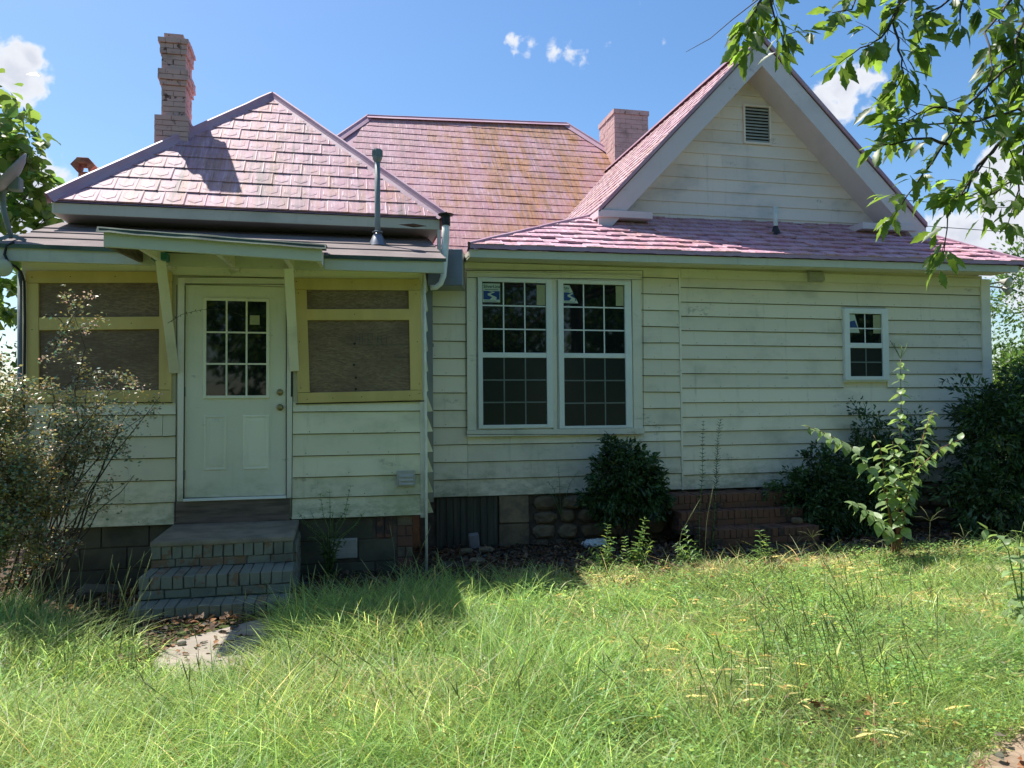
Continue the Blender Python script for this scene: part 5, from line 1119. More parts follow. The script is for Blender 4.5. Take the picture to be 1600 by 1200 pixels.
def sprig(name, base, paths, label, leafmat, stemmat, lsize, step, asp=.38, cat='weed', group=None, droop=.2, r0=.006, leaf=LEAF8, pairs=True, tintv=.2, whorl=2, taper=True, objs=None, base_skip=0):
    """a plant of one or more stems with paired leaves; paths are lists of world points"""
    T = thing(name, base, label, cat, group); LP, LD, LS = [], [], []
    for path in paths:
        pts = [Vector(p) for p in path]; fine = []
        for i in range(len(pts)-1):
            for k in range(4): fine.append(pts[i].lerp(pts[i+1], k/4))
        fine.append(pts[-1]); b = MB(); n = len(fine); b.tube(fine, [r0*(1-.75*i/(n-1)) for i in range(n)], 5); b.build('stem', stemmat, T, True)
        L = sum((fine[i+1]-fine[i]).length for i in range(n-1)); d = max(step*.8, L*base_skip); w = rnd.random()*6
        while d < L:
            e = d; i = 0
            while i < n-2 and e > (fine[i+1]-fine[i]).length: e -= (fine[i+1]-fine[i]).length; i += 1
            t = (fine[i+1]-fine[i]).normalized(); p = fine[i]+t*e; a = t.orthogonal().normalized(); c = t.cross(a); w += 1.57 if pairs else 2.4
            for k in range(whorl):
                ww = w+2*PI*k/whorl; o_ = a*math.cos(ww)+c*math.sin(ww); LP.append(p); LD.append(o_+t*.55+Vector((0, 0, -droop))); LS.append(lsize*(1-(.5*d/L if taper else 0))*rnd.uniform(.75, 1.2))
            d += step*rnd.uniform(.8, 1.25)
    P = np.array([list(p) for p in LP]); D = np.array([list(d) for d in LD]); S = np.array(LS); N = len(P)
    R = frames(D, S, roll=.25, asp=asp)
    if objs:                                                    # each broad leaf is its own part
        for i in range(N):
            link('leaf', objs[rnd.randrange(len(objs))], T, None, Matrix.Translation(Vector(P[i])) @ Matrix([[R[i][r][c]/(asp if c == 0 else 1) for c in range(3)] for r in range(3)]).to_4x4())
    else:
        V, Tt, K = inst(*leaf, R, P, tints(N, tintv, .1)); np_mesh('leaves', V, Tt, leafmat, K, T)['kind'] = 'stuff'
    return T
def wig(a, b, n=4, amp=.04):
    a, b = Vector(a), Vector(b); return [a.lerp(b, i/n)+Vector((rnd.gauss(0, amp), rnd.gauss(0, amp), rnd.gauss(0, amp*.5)))*(0 if i in (0,) else 1) for i in range(n+1)]
# sapling by the porch foundation
B0 = Vector((-.10, 7.55, .06)); PPs = []
for (px, py) in ((548, 758), (515, 765), (500, 770), (545, 790), (570, 800), (485, 798), (470, 812), (480, 840), (530, 830), (560, 815), (500, 830), (520, 800), (465, 800), (540, 850), (500, 860)):
    mid = at(518+(px-518)*.25, 870+(py-870)*.45, Y=7.5); PPs.append([B0, mid, at((px+518+(px-518)*.4)/2, (py+865)/2-12, Y=7.45), at(px, py, Y=7.35+rnd.uniform(-.15, .15))])
sprig('sapling', B0, PPs, 'small leafy sapling growing against the block foundation right of the porch steps', leaf_mat('sapling_leaves', (.055, .105, .03), (.12, .22, .04), .45, .35), M_STEMG, .062, .045, .42, 'sapling', r0=.006)
va = at(262, 505, Y=7.6); sprig('vine', va, [[va, at(285, 491, Y=7.55), at(315, 484, Y=7.5), at(350, 483, Y=7.5), at(385, 495, Y=7.5), at(402, 506, Y=7.5)]], 'thin wiry vine strand crossing in front of the porch door glass', leaf_mat('vine_leaves', (.03, .055, .02), (.06, .12, .03), .5, .3), M_TWIG, .03, .05, .35, 'vine', r0=.0022)
# thin weeds by the red steps
lm = leaf_mat('thin_weed_leaves', (.05, .085, .04), (.10, .16, .04), .5, .3)
for (bx, by, tx, ty, s, st, lb, w_) in ((1093, 862, 1098, 657, .055, .045, 'slender dark weed with paired round leaves rising in front of the red brick steps', 2), (1112, 862, 1124, 655, .085, .028, 'feathery pale weed right beside the slender dark one at the red brick steps', 3)):
    a = at(bx, by, Y=8.2); a.z = gz(a.x, a.y); sprig('tall_weed', a, [[a]+[at(bx+(tx-bx)*f+rnd.uniform(-3, 3), by+(ty-by)*f, Y=8.2) for f in (.3, .6, .85, 1)]], lb, lm, M_STEMG, s*(1.5 if w_ == 2 else 1.0), st, .45 if w_ == 2 else .14, r0=.005, whorl=w_, droop=.05 if w_ == 2 else -.3, taper=True)
for (bx, by, tips, lb) in ((876, 775, ((872, 728), (855, 752), (905, 735), (850, 770)), 'faint weed with fine leaflets in front of the stone foundation'), (1180, 850, ((1160, 783), (1182, 800), (1200, 815)), 'small green weed growing on the red brick treads')):
    a = at(bx, by+30 if bx < 1000 else by, Y=9.0 if bx < 1000 else 8.3); sprig('weed', a, [[a, at((bx+x)/2, (by+y)/2, Y=a.y-.02), at(x, y, Y=a.y-.05)] for x, y in tips], lb, lm, M_STEMG, .05, .03, .3, r0=.004)
# lit weeds along the lawn edge
lw_ = leaf_mat('lawn_weed_leaves', (.12, .21, .06), (.30, .46, .09), .45, .4)
GW_ = 'upright leafy weeds at the edge of the lawn'
for (bx, by, tips, Y, lb) in ((945, 890, ((918, 858), (930, 850), (950, 820), (960, 838)), 7.15, 'leftmost clump of upright leafy weeds at the lawn edge'), (990, 895, ((975, 838), (1008, 806), (1018, 845), (1000, 832)), 7.2, 'tallest leafy weed clump at the lawn edge, in front of the round shrub'), (1078, 885, ((1070, 822), (1055, 850), (1085, 845), (1095, 858)), 7.3, 'leafy weed clump at the lawn edge in front of the red steps'), (1190, 880, ((1187, 828), (1180, 850), (1205, 858)), 7.3, 'single leafy weed at the lawn edge before the lowest red step'),
                      (1420, 1000, ((1440, 930), (1400, 940)), 5.6, 'low leafy weed in the lawn below the tall weed'), (1110, 1090, ((1095, 1010), (1130, 1020), (1150, 1045), (1075, 1050)), 4.6, 'bushy weed patch in the right half of the lawn'), (1270, 1140, ((1250, 1085), (1290, 1075), (1330, 1085)), 3.9, 'bright weed in the foreground lawn at the right'), (1380, 1190, ((1350, 1160), (1400, 1165)), 3.4, 'small bright weed at the lower right edge of the lawn'), (870, 1010, ((850, 965), (885, 960), (900, 980)), 5.4, 'weed tuft in the middle of the lawn')):
    a = at(bx, by, Y=Y); a.z = gz(a.x, a.y)
    P_ = []
    for (x, y) in list(tips)+[(x_+rnd.uniform(-16, 16), y_+rnd.uniform(8, 28)) for x_, y_ in tips for _ in range(2 if Y < 5 else 1)]: tp = at(x, y, Y=Y+rnd.uniform(-.1, .1)); P_.append([a+Vector((rnd.uniform(-.05, .05), 0, 0)), a.lerp(tp, .5)+Vector((rnd.gauss(0, .02), 0, 0)), tp])
    sprig('leafy_weed', a, P_, lb, lw_, M_STEMG, .10 if Y > 5 else .075, .030, .30, group=GW_, r0=.004)
# --- tall broad-leaved weed, its leaves parts of their own
def broad_leaf(seed, mat, lob=None, w=.42):
    r_ = random.Random(seed); ys = [0, .08, .2, .35, .5, .65, .8, .92, 1.0]; bend = r_.uniform(.12, .35); tw = r_.uniform(-.2, .2); vs, fs = [], []
    for i, y in enumerate(ys):
        f = y; ww = w*math.sin(PI*min(1, f**.75))*1.0 if not lob else lob(f)
        ww = max(ww, .004); z = -bend*f*f; c, s = math.cos(tw*f), math.sin(tw*f); k = .10*ww+.02*math.sin(f*9+seed)
        vs += [(-ww*c, y, z+k*1.4-ww*s), (0, y, z), (ww*c, y, z+k*1.4+ww*s)]
    for i in range(len(ys)-1): a = 3*i; fs += [(a, a+1, a+4, a+3), (a+1, a+2, a+5, a+4)]
    me = mesh(vs, fs, 'leaf', True); me.materials.append(mat); return me
POKE = [broad_leaf(s, M_POKE, None, .33) for s in range(5)]
B0 = at(1400, 885, Y=7.05); B0.z = gz(B0.x, B0.y); Y0 = B0.y
def pth(pts, dy=0): return [B0+Vector((rnd.uniform(-.03, .03), 0, 0))]+[at(x, y, Y=Y0+dy*(i+1)/len(pts)) for i, (x, y) in enumerate(pts)]
sprig('tall_weed', B0, [pth(((1403, 800), (1405, 720), (1408, 640), (1407, 560))), pth(((1392, 810), (1380, 760), (1335, 700), (1285, 675), (1258, 665)), -.3), pth(((1390, 820), (1385, 750), (1375, 700), (1365, 680)), .2), pth(((1412, 800), (1425, 740), (1470, 700), (1505, 685)), -.1), pth(((1410, 800), (1430, 720), (1450, 660), (1458, 640)), .3),
      pth(((1395, 830), (1370, 810), (1345, 790), (1330, 785)), -.2), pth(((1410, 830), (1415, 790), (1425, 770)), -.3), pth(((1400, 810), (1398, 750), (1395, 690)), -.2)], 'tall bright green weed with drooping broad leaves standing in the sun before the right wall', M_POKE, M_STEMR, .19, .066, .52, r0=.010, objs=POKE, droop=.85, base_skip=.36)
b = MB()
for k in range(9):
    a = at(1407, 560, Y=Y0); w = rnd.uniform(-1, 1); b.tube([a, a+Vector((w*.05, rnd.uniform(-.03, .03), .07)), a+Vector((w*.11, rnd.uniform(-.05, .05), .14+rnd.uniform(-.03, .05)))], .0025, 4)
PT = [o for o in COL.objects if o.get('label', '').startswith('tall bright green weed')][0]
b.build('bare_tip', M_STEMG, PT)
B1 = at(1598, 1010, Y=4.75); B1.z = gz(B1.x, B1.y); Y1 = B1.y
P_ = [[B1, at(1590, 930, Y=Y1), at(1575, 860, Y=Y1), at(1555, 830, Y=Y1), at(1530, 825, Y=Y1)], [B1, at(1596, 900, Y=Y1), at(1592, 850, Y=Y1), at(1600, 815, Y=Y1)], [B1, at(1605, 960, Y=Y1-.2), at(1590, 930, Y=Y1-.3)], [B1, at(1610, 1010, Y=Y1-.2), at(1585, 990, Y=Y1-.4)]]
sprig('broad_leaved_weed', B1, P_, 'green weed with broad leaves bending in from the right edge of the lawn', M_POKE, M_STEMG, .15, .09, .4, r0=.007, objs=POKE, droop=.6)
# --- oak branches hanging in from the upper right
def oak_leaf(seed):
    r_ = random.Random(seed); n = 17; L, R = [], []; lobes = [.30+r_.uniform(-.05, .05), .52+r_.uniform(-.05, .05), .72+r_.uniform(-.04, .04)]
    for i in range(n):
        f = i/(n-1); w = .035+.15*math.sin(PI*min(1, f**1.2))
        for lb in lobes: w += .085*math.exp(-((f-lb)/.07)**2)*r_.uniform(.5, 1.15)
        w *= (1-f)**.3*min(1, f*5+.08); L.append(w); R.append(w*r_.uniform(.75, 1.2))
    bend = r_.uniform(.05, .4); tw = r_.uniform(-.5, .5); vs, fs = [], []
    for i in range(n):
        f = i/(n-1); c, s = math.cos(tw*f), math.sin(tw*f); z = -bend*f*f; k = .25
        vs += [(-L[i]*c, f+.05*L[i], z+k*L[i]-L[i]*s), (0, f, z), (R[i]*c, f+.05*R[i], z+k*R[i]+R[i]*s)]
    for i in range(n-1): a = 3*i; fs += [(a, a+1, a+4, a+3), (a+1, a+2, a+5, a+4)]
    me = mesh(vs, fs, 'leaf', True); me.materials.append(M_OAK); return me
OAK = [oak_leaf(s) for s in range(7)]
def oak():
    base = Vector((5.6, .6, .1)); T = thing('oak_tree', base, 'oak whose leafy branches hang into the upper right of the view', 'tree')
    b = MB(); b.tube([base, base+Vector((.05, 0, 1.5)), base+Vector((-.05, .1, 3.2)), base+Vector((-.2, .2, 5.2)), base+Vector((-.2, .3, 7))], [.24, .19, .16, .12, .05], 12); b.build('trunk', M_BARK, T, True)
    YO = 3.0; hub = base+Vector((-.1, .15, 4.2)); paths = [
        [(1700, -30, 3.2), (1640, 70, 3.1), (1570, 110, 3.0), (1510, 165, 3.0), (1470, 235, 3.0), (1430, 290, 3.0), (1395, 340, 2.95)],
        [(1640, 70, 3.2), (1600, 180, 3.1), (1560, 225, 3.0), (1510, 290, 3.0), (1480, 340, 3.0), (1475, 395, 3.0)],
        [(1500, -120, 3.2), (1420, -60, 3.1), (1400, 20, 3.0), (1380, 60, 3.0), (1345, 75, 3.0), (1310, 100, 3.0)],
        [(1420, -60, 3.1), (1395, 30, 3.05), (1405, 80, 3.0), (1412, 115, 3.0), (1400, 140, 3.0)],
        [(1350, -120, 3.2), (1240, -60, 3.1), (1200, -10, 3.0), (1215, 40, 3.0), (1225, 60, 3.0)],
        [(1240, -60, 3.1), (1190, 0, 3.0), (1178, 20, 3.0), (1165, 40, 3.0)],
        [(1550, -100, 3.2), (1520, -30, 3.1), (1470, 10, 3.1), (1430, 30, 3.0), (1440, 70, 3.0)],
        [(1650, -60, 3.3), (1580, 0, 3.2), (1540, 50, 3.1), (1550, 110, 3.0), (1540, 150, 3.0)],
        [(1700, 60, 3.2), (1620, 140, 3.2), (1600, 240, 3.1), (1590, 300, 3.1), (1575, 350, 3.0)],
        [(1650, 200, 3.1), (1590, 170, 3.0), (1530, 190, 3.0), (1450, 195, 3.0), (1390, 190, 3.0)][0:5],
        [(1480, 225, 3.0), (1440, 215, 2.98), (1400, 225, 2.95), (1370, 230, 2.95)],
        [(1560, 225, 3.0), (1530, 260, 3.0), (1510, 300, 3.02), (1490, 310, 3.0)],
        [(1620, -40, 3.2), (1600, 30, 3.1), (1585, 80, 3.0), (1600, 130, 3.0)], [(1520, -60, 3.1), (1500, 10, 3.0), (1500, 40, 3.0)], [(1640, 240, 3.2), (1600, 270, 3.1), (1560, 300, 3.1), (1530, 310, 3.1)],
        [(1560, -80, 3.3), (1590, -20, 3.2), (1560, 30, 3.15), (1580, 60, 3.1)], [(1650, 20, 3.3), (1610, 60, 3.2), (1575, 90, 3.2)], [(1460, -60, 3.2), (1440, -10, 3.1), (1410, 5, 3.1), (1390, 15, 3.05)],
        [(1660, 100, 3.3), (1625, 60, 3.2), (1590, 50, 3.1), (1560, 70, 3.1)], [(1680, 180, 3.3), (1630, 190, 3.2), (1595, 200, 3.1), (1575, 225, 3.1), (1590, 260, 3.1)], [(1500, 175, 3.0), (1460, 165, 3.0), (1420, 185, 3.0)], [(1530, -60, 3.1), (1470, -40, 3.1), (1350, -25, 3.1), (1330, 15, 3.05), (1300, 20, 3.0)]]
    made = 0; SP = []; EX = []; LM = []
    for pth_ in paths:
        pts = [at(x, y, Y=Y) for x, y, Y in pth_]; b = MB(); n = len(pts); fine = [pts[i].lerp(pts[i+1], k/3)+Vector((rnd.gauss(0, .004), rnd.gauss(0, .004), rnd.gauss(0, .004))) for i in range(n-1) for k in range(3)]+[pts[-1]]
        b.tube(fine, [.008*(1-.75*i/(len(fine)-1)) for i in range(len(fine))], 6); b.build('branch', M_TWIG, T, True)
        for i in range(2, len(fine)-1):
            t_ = (fine[i+1]-fine[i]).normalized(); SP.append((fine[i], t_, 1))
            if rnd.random() < .55:
                d_ = (t_*.6+Vector((rnd.gauss(0, .8), rnd.gauss(0, .6), rnd.gauss(-.1, .7)))).normalized(); L_ = rnd.uniform(.07, .17); e_ = fine[i]+d_*L_; m_ = fine[i]+d_*L_*.5+Vector((0, 0, .01)); b = MB(); b.tube([fine[i], m_, e_], [.0022, .0016, .0009], 4); b.build('twig', M_TWIG, T); SP.append((m_, d_, 1)); SP.append((e_, d_, 3))
        SP.append((fine[-1], (fine[-1]-fine[-2]).normalized(), 6))
    for p, t, k in SP:
        for _ in range(k+(rnd.random() < .4)):
            if made >= 298: EX.append(1)
            o_ = Vector((rnd.gauss(0, 1), rnd.gauss(0, 1), rnd.gauss(0, .6))).normalized(); d = (o_*.9+t*.75+Vector((0, 0, -.38))).normalized(); up = Vector((rnd.gauss(0, .6), rnd.gauss(0, .6)-.3, 1)); x = d.cross(up).normalized(); z = x.cross(d); S = rnd.uniform(.07, .13)
            stub = p+o_*.012; LM.append((p.y, OAK[rnd.randrange(7)], Matrix.Translation(stub) @ Matrix((x, d, z)).transposed().to_4x4() @ Matrix.Diagonal((S*.95, S, S, 1)))); made += 1
    rnd.shuffle(LM); sv, sf = [], []
    for k, (_, me, M) in enumerate(LM):
        if k < 296: link('leaf', me, T, None, M)
        else:
            b0 = len(sv); sv += [M @ v.co for v in me.vertices]; sf += [tuple(b0+i for i in p.vertices) for p in me.polygons]
    if sv: o = link('more_leaves', mesh(sv, sf, 'leaves', True), T, M_OAK); o['kind'] = 'stuff'
    # lone bare twig
    b = MB(); b.tube([at(1190, -5, Y=3.0), at(1145, 30, Y=3.0), at(1110, 60, Y=3.0), at(1072, 81, Y=3.0)], [.003, .0022, .0018, .001], 5); b.build('twig', M_TWIG, T)
    # the rest of the crown, above and behind the photographer
    C = crown([(5.4, -.6, 6.2, 3.0, 2.6, 1.6), (7.6, .8, 5.6, 2.2, 2.0, 1.6), (4.2, .2, 5.6, 1.6, 1.6, .9)], 420, 26, .45, .13, M_LEAFM, parent=T)
    limbs(hub, [C[i] for i in rng.choice(len(C), 9, replace=False)], .07, .02, M_BARK, 'limb', T); limbs(hub, [at(1700, -30, Y=3.2), at(1500, -120, Y=3.2), at(1350, -120, Y=3.2), at(1650, 200, Y=3.1), at(1700, 60, Y=3.2)], .05, .008, M_BARK, 'limb', T)
oak()

# --- grass
def in_poly(x, y, poly):
    c = np.zeros(len(x), bool); n = len(poly); j = n-1
    for i in range(n):
        xi, yi = poly[i]; xj, yj = poly[j]; c ^= ((yi > y) != (yj > y)) & (x < (xj-xi)*(y-yi)/(yj-yi+1e-12)+xi); j = i
    return c
def vnoise(x, y, s, seed=0):
    g = np.random.default_rng(seed).random((64, 64)); X = x*s; Y = y*s; xi = np.floor(X).astype(int); yi = np.floor(Y).astype(int); fx = X-xi; fy = Y-yi; fx = fx*fx*(3-2*fx); fy = fy*fy*(3-2*fy)
    G = lambda a, b: g[a % 64, b % 64]
    return (G(xi, yi)*(1-fx)+G(xi+1, yi)*fx)*(1-fy)+(G(xi, yi+1)*(1-fx)+G(xi+1, yi+1)*fx)*fy
_gx = np.arange(-8, 14, .1); _gy = np.arange(0, 12, .1); GZ = np.array([[gz(x, y) for y in _gy] for x in _gx])
def gzn(x, y): return GZ[np.clip(((x+8)/.1).astype(int), 0, len(_gx)-1), np.clip((y/.1).astype(int), 0, len(_gy)-1)]
PATH1 = [(p.x, p.y) for p in (at(x, y, z=.13) for x, y in ((296, 1002), (350, 988), (405, 972), (470, 960), (440, 985), (405, 1018), (385, 1050), (330, 1062), (235, 1052), (248, 1030)))]
PATH2 = [(p.x, p.y) for p in (at(x, y, z=.13) for x, y in ((1515, 1225), (1540, 1190), (1558, 1176), (1592, 1150), (1640, 1118), (1720, 1160), (1690, 1260), (1500, 1260)))]
def lawn_edge(x):
    """Y where the grass gives way to leaf litter"""
    e = np.interp(x, [-6, -2.6, -2.0, -1.7, -1.2, -.75, -.35, .1, .5, .9, 1.3, 2, 3, 5, 5.6, 6.3, 7.4, 12], [7.4, 6.9, 5.9, 5.8, 5.55, 5.6, 6.1, 6.55, 6.75, 7.0, 7.35, 7.25, 7.3, 7.45, 7.6, 7.7, 7.6, 7.6])
    return e
def blades(name, N, hfun, wid, mat, keep, segs=3, lean=.35, curl=.5, tintf=None, seedy=False, xr=(-6.0, 12.5), yr=(1.6, 8.2), dens=1.0):
    # denser near the camera
    u = rng.random(N*6); y = yr[0]+(yr[1]-yr[0])*u; x = rng.uniform(xr[0], xr[1], N*6)
    a = np.arctan2(x, y)-YAW; ok = (np.abs(a) < .98) & keep(x, y)
    wgt = (3.0/np.maximum(y, 2.2))**1.05; ok &= rng.random(N*6) < np.clip(wgt, 0, 1); x, y = x[ok][:N], y[ok][:N]; n = len(x)
    h = hfun(x, y, n); z = gzn(x, y); ang = rng.uniform(0, 2*PI, n)
    wx, wy = vnoise(x, y, .9, 5)-.5, vnoise(x, y, .9, 6)-.5                              # blades lean together in tufts
    ld = np.stack([np.cos(ang)*.9+wx*.8, np.sin(ang)*.9+wy*.8], 1); ln = lean*rng.uniform(.2, 1.5, n); cl = curl*rng.uniform(.1, 1.6, n)
    fa = rng.uniform(0, 2*PI, n); sx, sy = np.cos(fa), np.sin(fa); W_ = wid*rng.uniform(.6, 1.4, n)*(1+.1*(y-3))
    V = np.zeros((n, segs*2+1, 3), np.float32)
    for k in range(segs+1):
        f = k/segs; r = (ln*f+cl*f*f)*h; zz = h*(f-.35*cl*f*f*f); cx = x+ld[:, 0]*r; cy_ = y+ld[:, 1]*r; w = W_*(1-f**1.8)*.5
        if k == segs: V[:, 2*k, 0], V[:, 2*k, 1], V[:, 2*k, 2] = cx, cy_, z+zz
        else:
            V[:, 2*k, 0], V[:, 2*k, 1], V[:, 2*k, 2] = cx-sx*w, cy_-sy*w, z+zz; V[:, 2*k+1, 0], V[:, 2*k+1, 1], V[:, 2*k+1, 2] = cx+sx*w, cy_+sy*w, z+zz
    tt = []
    for k in range(segs-1): tt += [(2*k, 2*k+1, 2*k+3), (2*k, 2*k+3, 2*k+2)]
    tt.append((2*segs-2, 2*segs-1, 2*segs)); tt = np.array(tt); kv = segs*2+1
    T = (tt[None]+(np.arange(n)*kv)[:, None, None]).reshape(-1, 3)
    c = tintf(x, y, n); C = np.repeat(c, kv, 0)
    o = np_mesh(name, V.reshape(-1, 3), T, mat, C); return o
def keep_lawn(x, y):
    e = lawn_edge(x)+(vnoise(x, y, 3.1, 2)-.5)*.5; k = (y < e) & ~in_poly(x, y, PATH1) & ~in_poly(x, y, PATH2)
    th_ = vnoise(x, y, 2.3, 9); k &= ~((th_ > .86) & (x > 1.2) & (rng.random(len(x)) < .8))
    d = np.hypot((x-2.35)/.35, (y-3.55)/.22); k &= ~((d < 1) & (rng.random(len(x)) < .85))
    return k
def nearpath(x, y): return 1-.70*np.exp(-((x+.85)/.80)**2-((y-5.15)/.62)**2)
def h_short(x, y, n): return (.045+.075*vnoise(x, y, 1.7, 3)+.03*rng.random(n))*rng.uniform(.6, 1.35, n)*nearpath(x, y)
def h_long(x, y, n):
    left = np.clip((1.9-x)/2.2, 0, 1); return (.15+.16*left+.14*vnoise(x, y, 1.1, 4))*rng.uniform(.6, 1.3, n)*nearpath(x, y)
def t_grass(x, y, n):
    m_ = vnoise(x, y, 1.3, 7); c = tints(n, .34, .10); c *= (.82+.4*m_)[:, None]; c[:, 0] *= 1+.15*(vnoise(x, y, .7, 8)-.5)
    band = np.exp(-((y-(lawn_edge(x)-.35))/.30)**2)*(x > 1.9)*(x < 7)*(vnoise(x, y, 2.2, 33) > .38); dry = rng.random(n) < (.03+.20*(vnoise(x, y, 2.1, 12) > .70)+.55*band); c[dry] *= np.array([2.0, 1.2, 2.2]); return c.clip(.1, 3.0)
g1 = blades('grass', 235000, h_short, .0046, M_GRASS, keep_lawn, 3, .95, .7, t_grass)
tag(g1, 'short sunlit lawn grass with dry patches', 'grass', kind='stuff')
def keep_long(x, y):
    k = keep_lawn(x, y); left = np.clip((2.2-x)/2.5, .0, 1); tuft = vnoise(x, y, 1.5, 21); return k & (rng.random(len(x)) < (.10+.9*left)*(tuft > .25)+.12*(tuft > .75))
g2 = blades('long_grass', 52000, h_long, .0060, M_GRASS, keep_long, 5, .55, .95, t_grass)
tag(g2, 'long arching grass blades in the left half of the lawn', 'grass', kind='stuff')
# clover-like low weeds between the blades, and flattened dead grass
def ground_leaves(name, N, label, size, hmax, mat, col, thr, tmpl, asp, lay=.25, seed=40, dens=1):
    y = 2.0+5.6*rng.random(N*5); x = rng.uniform(-6, 12, N*5); a = np.arctan2(x, y)-YAW; cl = vnoise(x, y, 2.6, seed)*.6+vnoise(x, y, 7, seed+1)*.4
    ok = (np.abs(a) < .98) & keep_lawn(x, y) & (rng.random(N*5) < np.clip((cl-thr)*5, 0, 1)) & (rng.random(N*5) < np.clip((3.2/y)**1.1, 0, 1)); x, y, cl = x[ok][:N], y[ok][:N], cl[ok][:N]; n = len(x)
    D = rng.normal(0, 1, (n, 3)); D[:, 2] *= lay; P = np.stack([x, y, gzn(x, y)+.01+hmax*rng.random(n)*nearpath(x, y)], 1)
    V, T, C = inst(*tmpl, frames(D, rng.uniform(*size, n)*(1+.06*y), roll=.35, asp=asp), P, tints(n, .3, .12)*np.array(col)); o = np_mesh(name, V, T, mat, C); tag(o, label, 'weeds' if 'weed' in name else 'dead grass', kind='stuff')
ground_leaves('lawn_weeds', 105000, 'low broad-leaved weeds mixed through the lawn', (.010, .026), .115, M_GRASS, (.9, 1.0, .9), .40, LEAF2, .62)
ground_leaves('dead_grass', 22000, 'flattened straw coloured dead grass in the lawn', (.05, .13), .05, M_GRASS, (1.7, 1.1, 1.8), .48, LEAF2, .05, .12, 60)
# tuft in the shade right of the steps and rim along the path
def keep_tuft(x, y): return ((np.hypot((x-.22)/.70, (y-5.8)/.62) < 1) | (np.hypot((x+2.6)/.8, (y-5.9)/.7) < 1)) & ~in_poly(x, y, PATH1)
g3 = blades('grass_tuft', 9000, lambda x, y, n: rng.uniform(.12, .34, n), .0060, M_GRASS, keep_tuft, 5, .5, .9, t_grass, yr=(4.6, 7), xr=(-4, 1.2))
tag(g3, 'thick grass tufts either side of the concrete path below the steps', 'grass', kind='stuff')
# seed stalks
def stalks(name, spots, label):
    b = MB(); hd = MB(); V0 = []
    for (x, y, h, lx, ly, head) in spots:
        z = gz(x, y); a = Vector((x, y, z)); c = Vector((x+lx*.4, y+ly*.4, z+h*.62)); d = Vector((x+lx, y+ly, z+h)); pts = [a, a.lerp(c, .5)+Vector((lx*.03, 0, 0)), c, c.lerp(d, .5)+Vector((0, 0, .01*h)), d]
        b.tube(pts, [.0022, .002, .0017, .0014, .0008], 4)
        if head == 1: hd.tube([c.lerp(d, .45), c.lerp(d, .75), d+(d-c)*.1], [.0022, .0036, .0008], 5)
        if head == 3:
            for k in range(rnd.randint(3, 5)):
                w = rnd.uniform(0, 2*PI); e = d+Vector((math.cos(w)*.13, math.sin(w)*.13, rnd.uniform(.02, .13))); m2 = d.lerp(e, .5)+Vector((0, 0, .02)); hd.tube([d, m2, e], [.0013, .0017, .0008], 4)
    V = np.array([list(v) for v in b.v+hd.v]); F = [f for f in b.f]+[tuple(i+len(b.v) for i in f) for f in hd.f]; T = []
    for f in F:
        for k in range(1, len(f)-1): T.append((f[0], f[k], f[k+1]))
    t = np.repeat(tints(len(spots), .2, .15), 1, 0); C = np.ones((len(V), 3)); o = np_mesh(name, V, np.array(T), M_STALK, C); tag(o, label, 'grass', kind='stuff')
sp = []
def along(px, py, h, lx, head=1):
    q_ = at(px, py, z=.13); sp.append((q_.x, q_.y, h, lx, rnd.uniform(-.06, .06), head))
for k in range(85): along(rnd.uniform(0, 220), rnd.uniform(960, 1080), rnd.uniform(.3, .62), rnd.gauss(.05, .12), 1 if rnd.random() < .6 else 0)
for k in range(34): along(rnd.uniform(460, 700), rnd.uniform(960, 1010), rnd.uniform(.22, .5), rnd.gauss(0, .13), 1)
for k in range(80): along(rnd.uniform(1180, 1480), rnd.uniform(930, 1130), rnd.uniform(.25, .5), rnd.gauss(-.1, .07), 1)
for k in range(70): along(rnd.uniform(100, 1200), rnd.uniform(1040, 1190), rnd.uniform(.2, .42), rnd.gauss(-.05, .12), 1)
for px, py, h, lx in ((640, 950, .62, .16), (668, 955, .36, -.12), (1098, 905, .85, .12), (1048, 905, .7, .3), (620, 905, .55, -.06), (1290, 900, .45, -.2), (385, 1000, .35, .0)): along(px, py, h, lx, 1)
for px, py, h, lx in ((1452, 900, .50, .0), (1400, 905, .34, -.22), (1290, 885, .30, -.12), (1240, 860, .14, .0), (1500, 905, .34, .1), (560, 1000, .3, -.1), (500, 965, .3, .12)): along(px, py, h, lx, 3)
stalks('seed_stalks', sp, 'tall thin grass seed stalks standing above the lawn')
# --- leaf litter
def litter(name, N, keep, label, size=(.03, .075), tv=.35, xr=(-3.2, 9), yr=(5, 9.25), col=None):
    x = rng.uniform(*xr, N*4); y = rng.uniform(*yr, N*4); ok = keep(x, y); x, y = x[ok][:N], y[ok][:N]; n = len(x)
    D = rng.normal(0, 1, (n, 3)); D[:, 2] *= .35; P = np.stack([x, y, gzn(x, y)+.012+rng.random(n)**2*.045], 1); S = rng.uniform(*size, n)
    lf = ([(0,0,0), (-.5,.3,.16), (-.4,.75,.05), (0,1,-.08), (.4,.75,.12), (.5,.3,.05), (0,.5,-.05)], [(0,6,1), (1,6,2), (2,6,3), (0,5,6), (5,4,6), (4,3,6)])
    c = tints(n, tv, .18)
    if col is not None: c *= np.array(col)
    V, T, C = inst(*lf, frames(D, S, roll=.5, asp=.55), P, c); o = np_mesh(name, V, T, M_LITTER, C); tag(o, label, 'dry leaves', kind='stuff')
def keep_lit(x, y):
    e = lawn_edge(x)-.35; house = ((x > -2.8) & (x < .86) & (y > 7.95)) | (y > 9.22); st = ((x > -1.5) & (x < -.4) & (y > 6.36)); return (y > e) & ~house & ~st & ~(in_poly(x, y, PATH1) & (rng.random(len(x)) < .90))
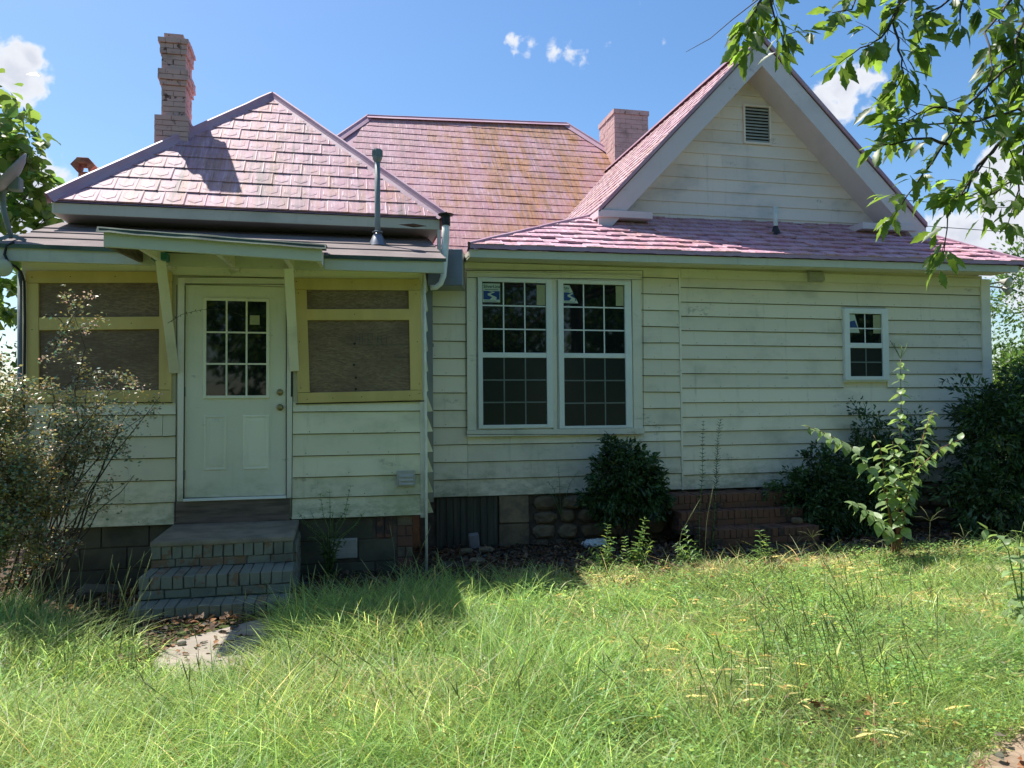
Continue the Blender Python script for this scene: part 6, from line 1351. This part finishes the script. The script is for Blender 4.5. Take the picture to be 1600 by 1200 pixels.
litter('leaf_litter', 17000, keep_lit, 'brown fallen leaves covering the ground along the foot of the house')
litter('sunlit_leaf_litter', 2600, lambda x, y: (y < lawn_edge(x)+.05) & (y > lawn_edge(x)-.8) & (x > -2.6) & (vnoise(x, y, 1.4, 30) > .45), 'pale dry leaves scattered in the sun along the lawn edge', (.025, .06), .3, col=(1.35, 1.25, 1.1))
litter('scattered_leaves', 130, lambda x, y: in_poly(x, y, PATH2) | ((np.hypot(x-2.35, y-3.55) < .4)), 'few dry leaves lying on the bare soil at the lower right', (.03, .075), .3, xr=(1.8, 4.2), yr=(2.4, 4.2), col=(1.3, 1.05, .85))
# --- small loose things
def rock(name, p, s, label, mat, cat='stone', rot=0, jit=.2, group=None):
    bm = bmesh.new(); bmesh.ops.create_icosphere(bm, subdivisions=2, radius=1)
    for v in bm.verts:
        d = 1+jit*mnoise.noise(v.co*1.7+Vector(p)*3); v.co = Vector((math.copysign(abs(v.co.x)**.75, v.co.x)*s[0]*d, math.copysign(abs(v.co.y)**.75, v.co.y)*s[1]*d, math.copysign(abs(v.co.z)**.7, v.co.z)*s[2]*d))
    me = bpy.data.meshes.new(name); bm.to_mesh(me); bm.free(); o = link(name, me, None, mat, Matrix.Translation(Vector(p)) @ Matrix.Rotation(rot, 4, 'Z')); tag(o, label, cat, group)
    return o
q = at(741, 848, Y=9.02); b = MB().box((-.055, -.045, -.09), (.055, .03, .13), .006); o = b.build('loose_brick', simple('grey_brick', (.26, .25, .27), (.20, .19, .21), 9, .9), None, bevel=.008); o.matrix_basis = Matrix.Translation((q.x, 9.03, .13)) @ Matrix.Rotation(-.12, 4, 'Y') @ Matrix.Rotation(.2, 4, 'X'); tag(o, 'grey brick standing on end against the foundation panel', 'brick')
for px, py, s, lb in ((728, 862, (.085, .05, .03), 'long flat tan stone among the leaves beside the porch corner'), (760, 860, (.09, .06, .03), 'brown broken brick lying in the leaves below the window'), (705, 885, (.15, .10, .025), 'flat grey slab nearest the white corner pipe'), (745, 878, (.12, .09, .025), 'grey rubble slab just right of the flat slab'), (1245, 815, (.07, .05, .04), 'mossy stone resting on the lowest red step')):
    q = at(px, py, z=.08 if px < 1200 else .33); rock('loose_stone', (q.x, q.y, q.z+.012), s, lb, M_STONE if px != 705 else M_CMU, rot=rnd.uniform(0, 3))
q = at(284, 1008, z=.16); rock('pebble', (q.x, q.y, q.z+.015), (.03, .022, .02), 'small pale stone on the edge of the concrete path', M_CONC, 'stone')
q = at(150, 935, z=.1); rock('boulder', (q.x, q.y+.1, .1), (.22, .15, .10), 'mossy boulder beside the porch foundation', M_CMU, 'stone')
def bag():
    q = at(932, 853, z=.07); bm = bmesh.new(); bmesh.ops.create_icosphere(bm, subdivisions=4, radius=1)
    for v in bm.verts:
        c = v.co.copy(); d = 1+.35*mnoise.noise(c*1.6)+.22*abs(mnoise.noise(c*4))+.1*mnoise.noise(c*9); v.co = Vector((c.x*.15*d, c.y*.09*d, max(c.z, -.35)*.062*d+.02*mnoise.noise(c*3)))
    me = bpy.data.meshes.new('plastic_bag'); bm.to_mesh(me); bm.free(); o = link('plastic_bag', me, None, M_BAG, Matrix.Translation((q.x, q.y, .09))); tag(o, 'crumpled white plastic bag lying in the leaves under the round shrub', 'bag')
bag()
b = MB()
for dz_ in (0, .9): b.tube([Vector((12, 26, 8.9+dz_)), Vector((24, 24, 8.1+dz_)), Vector((36, 22, 8.2+dz_))], .014, 4)
tag(b.build('power_line', M_BLK), 'thin overhead cables crossing the sky at the right edge', 'power line')
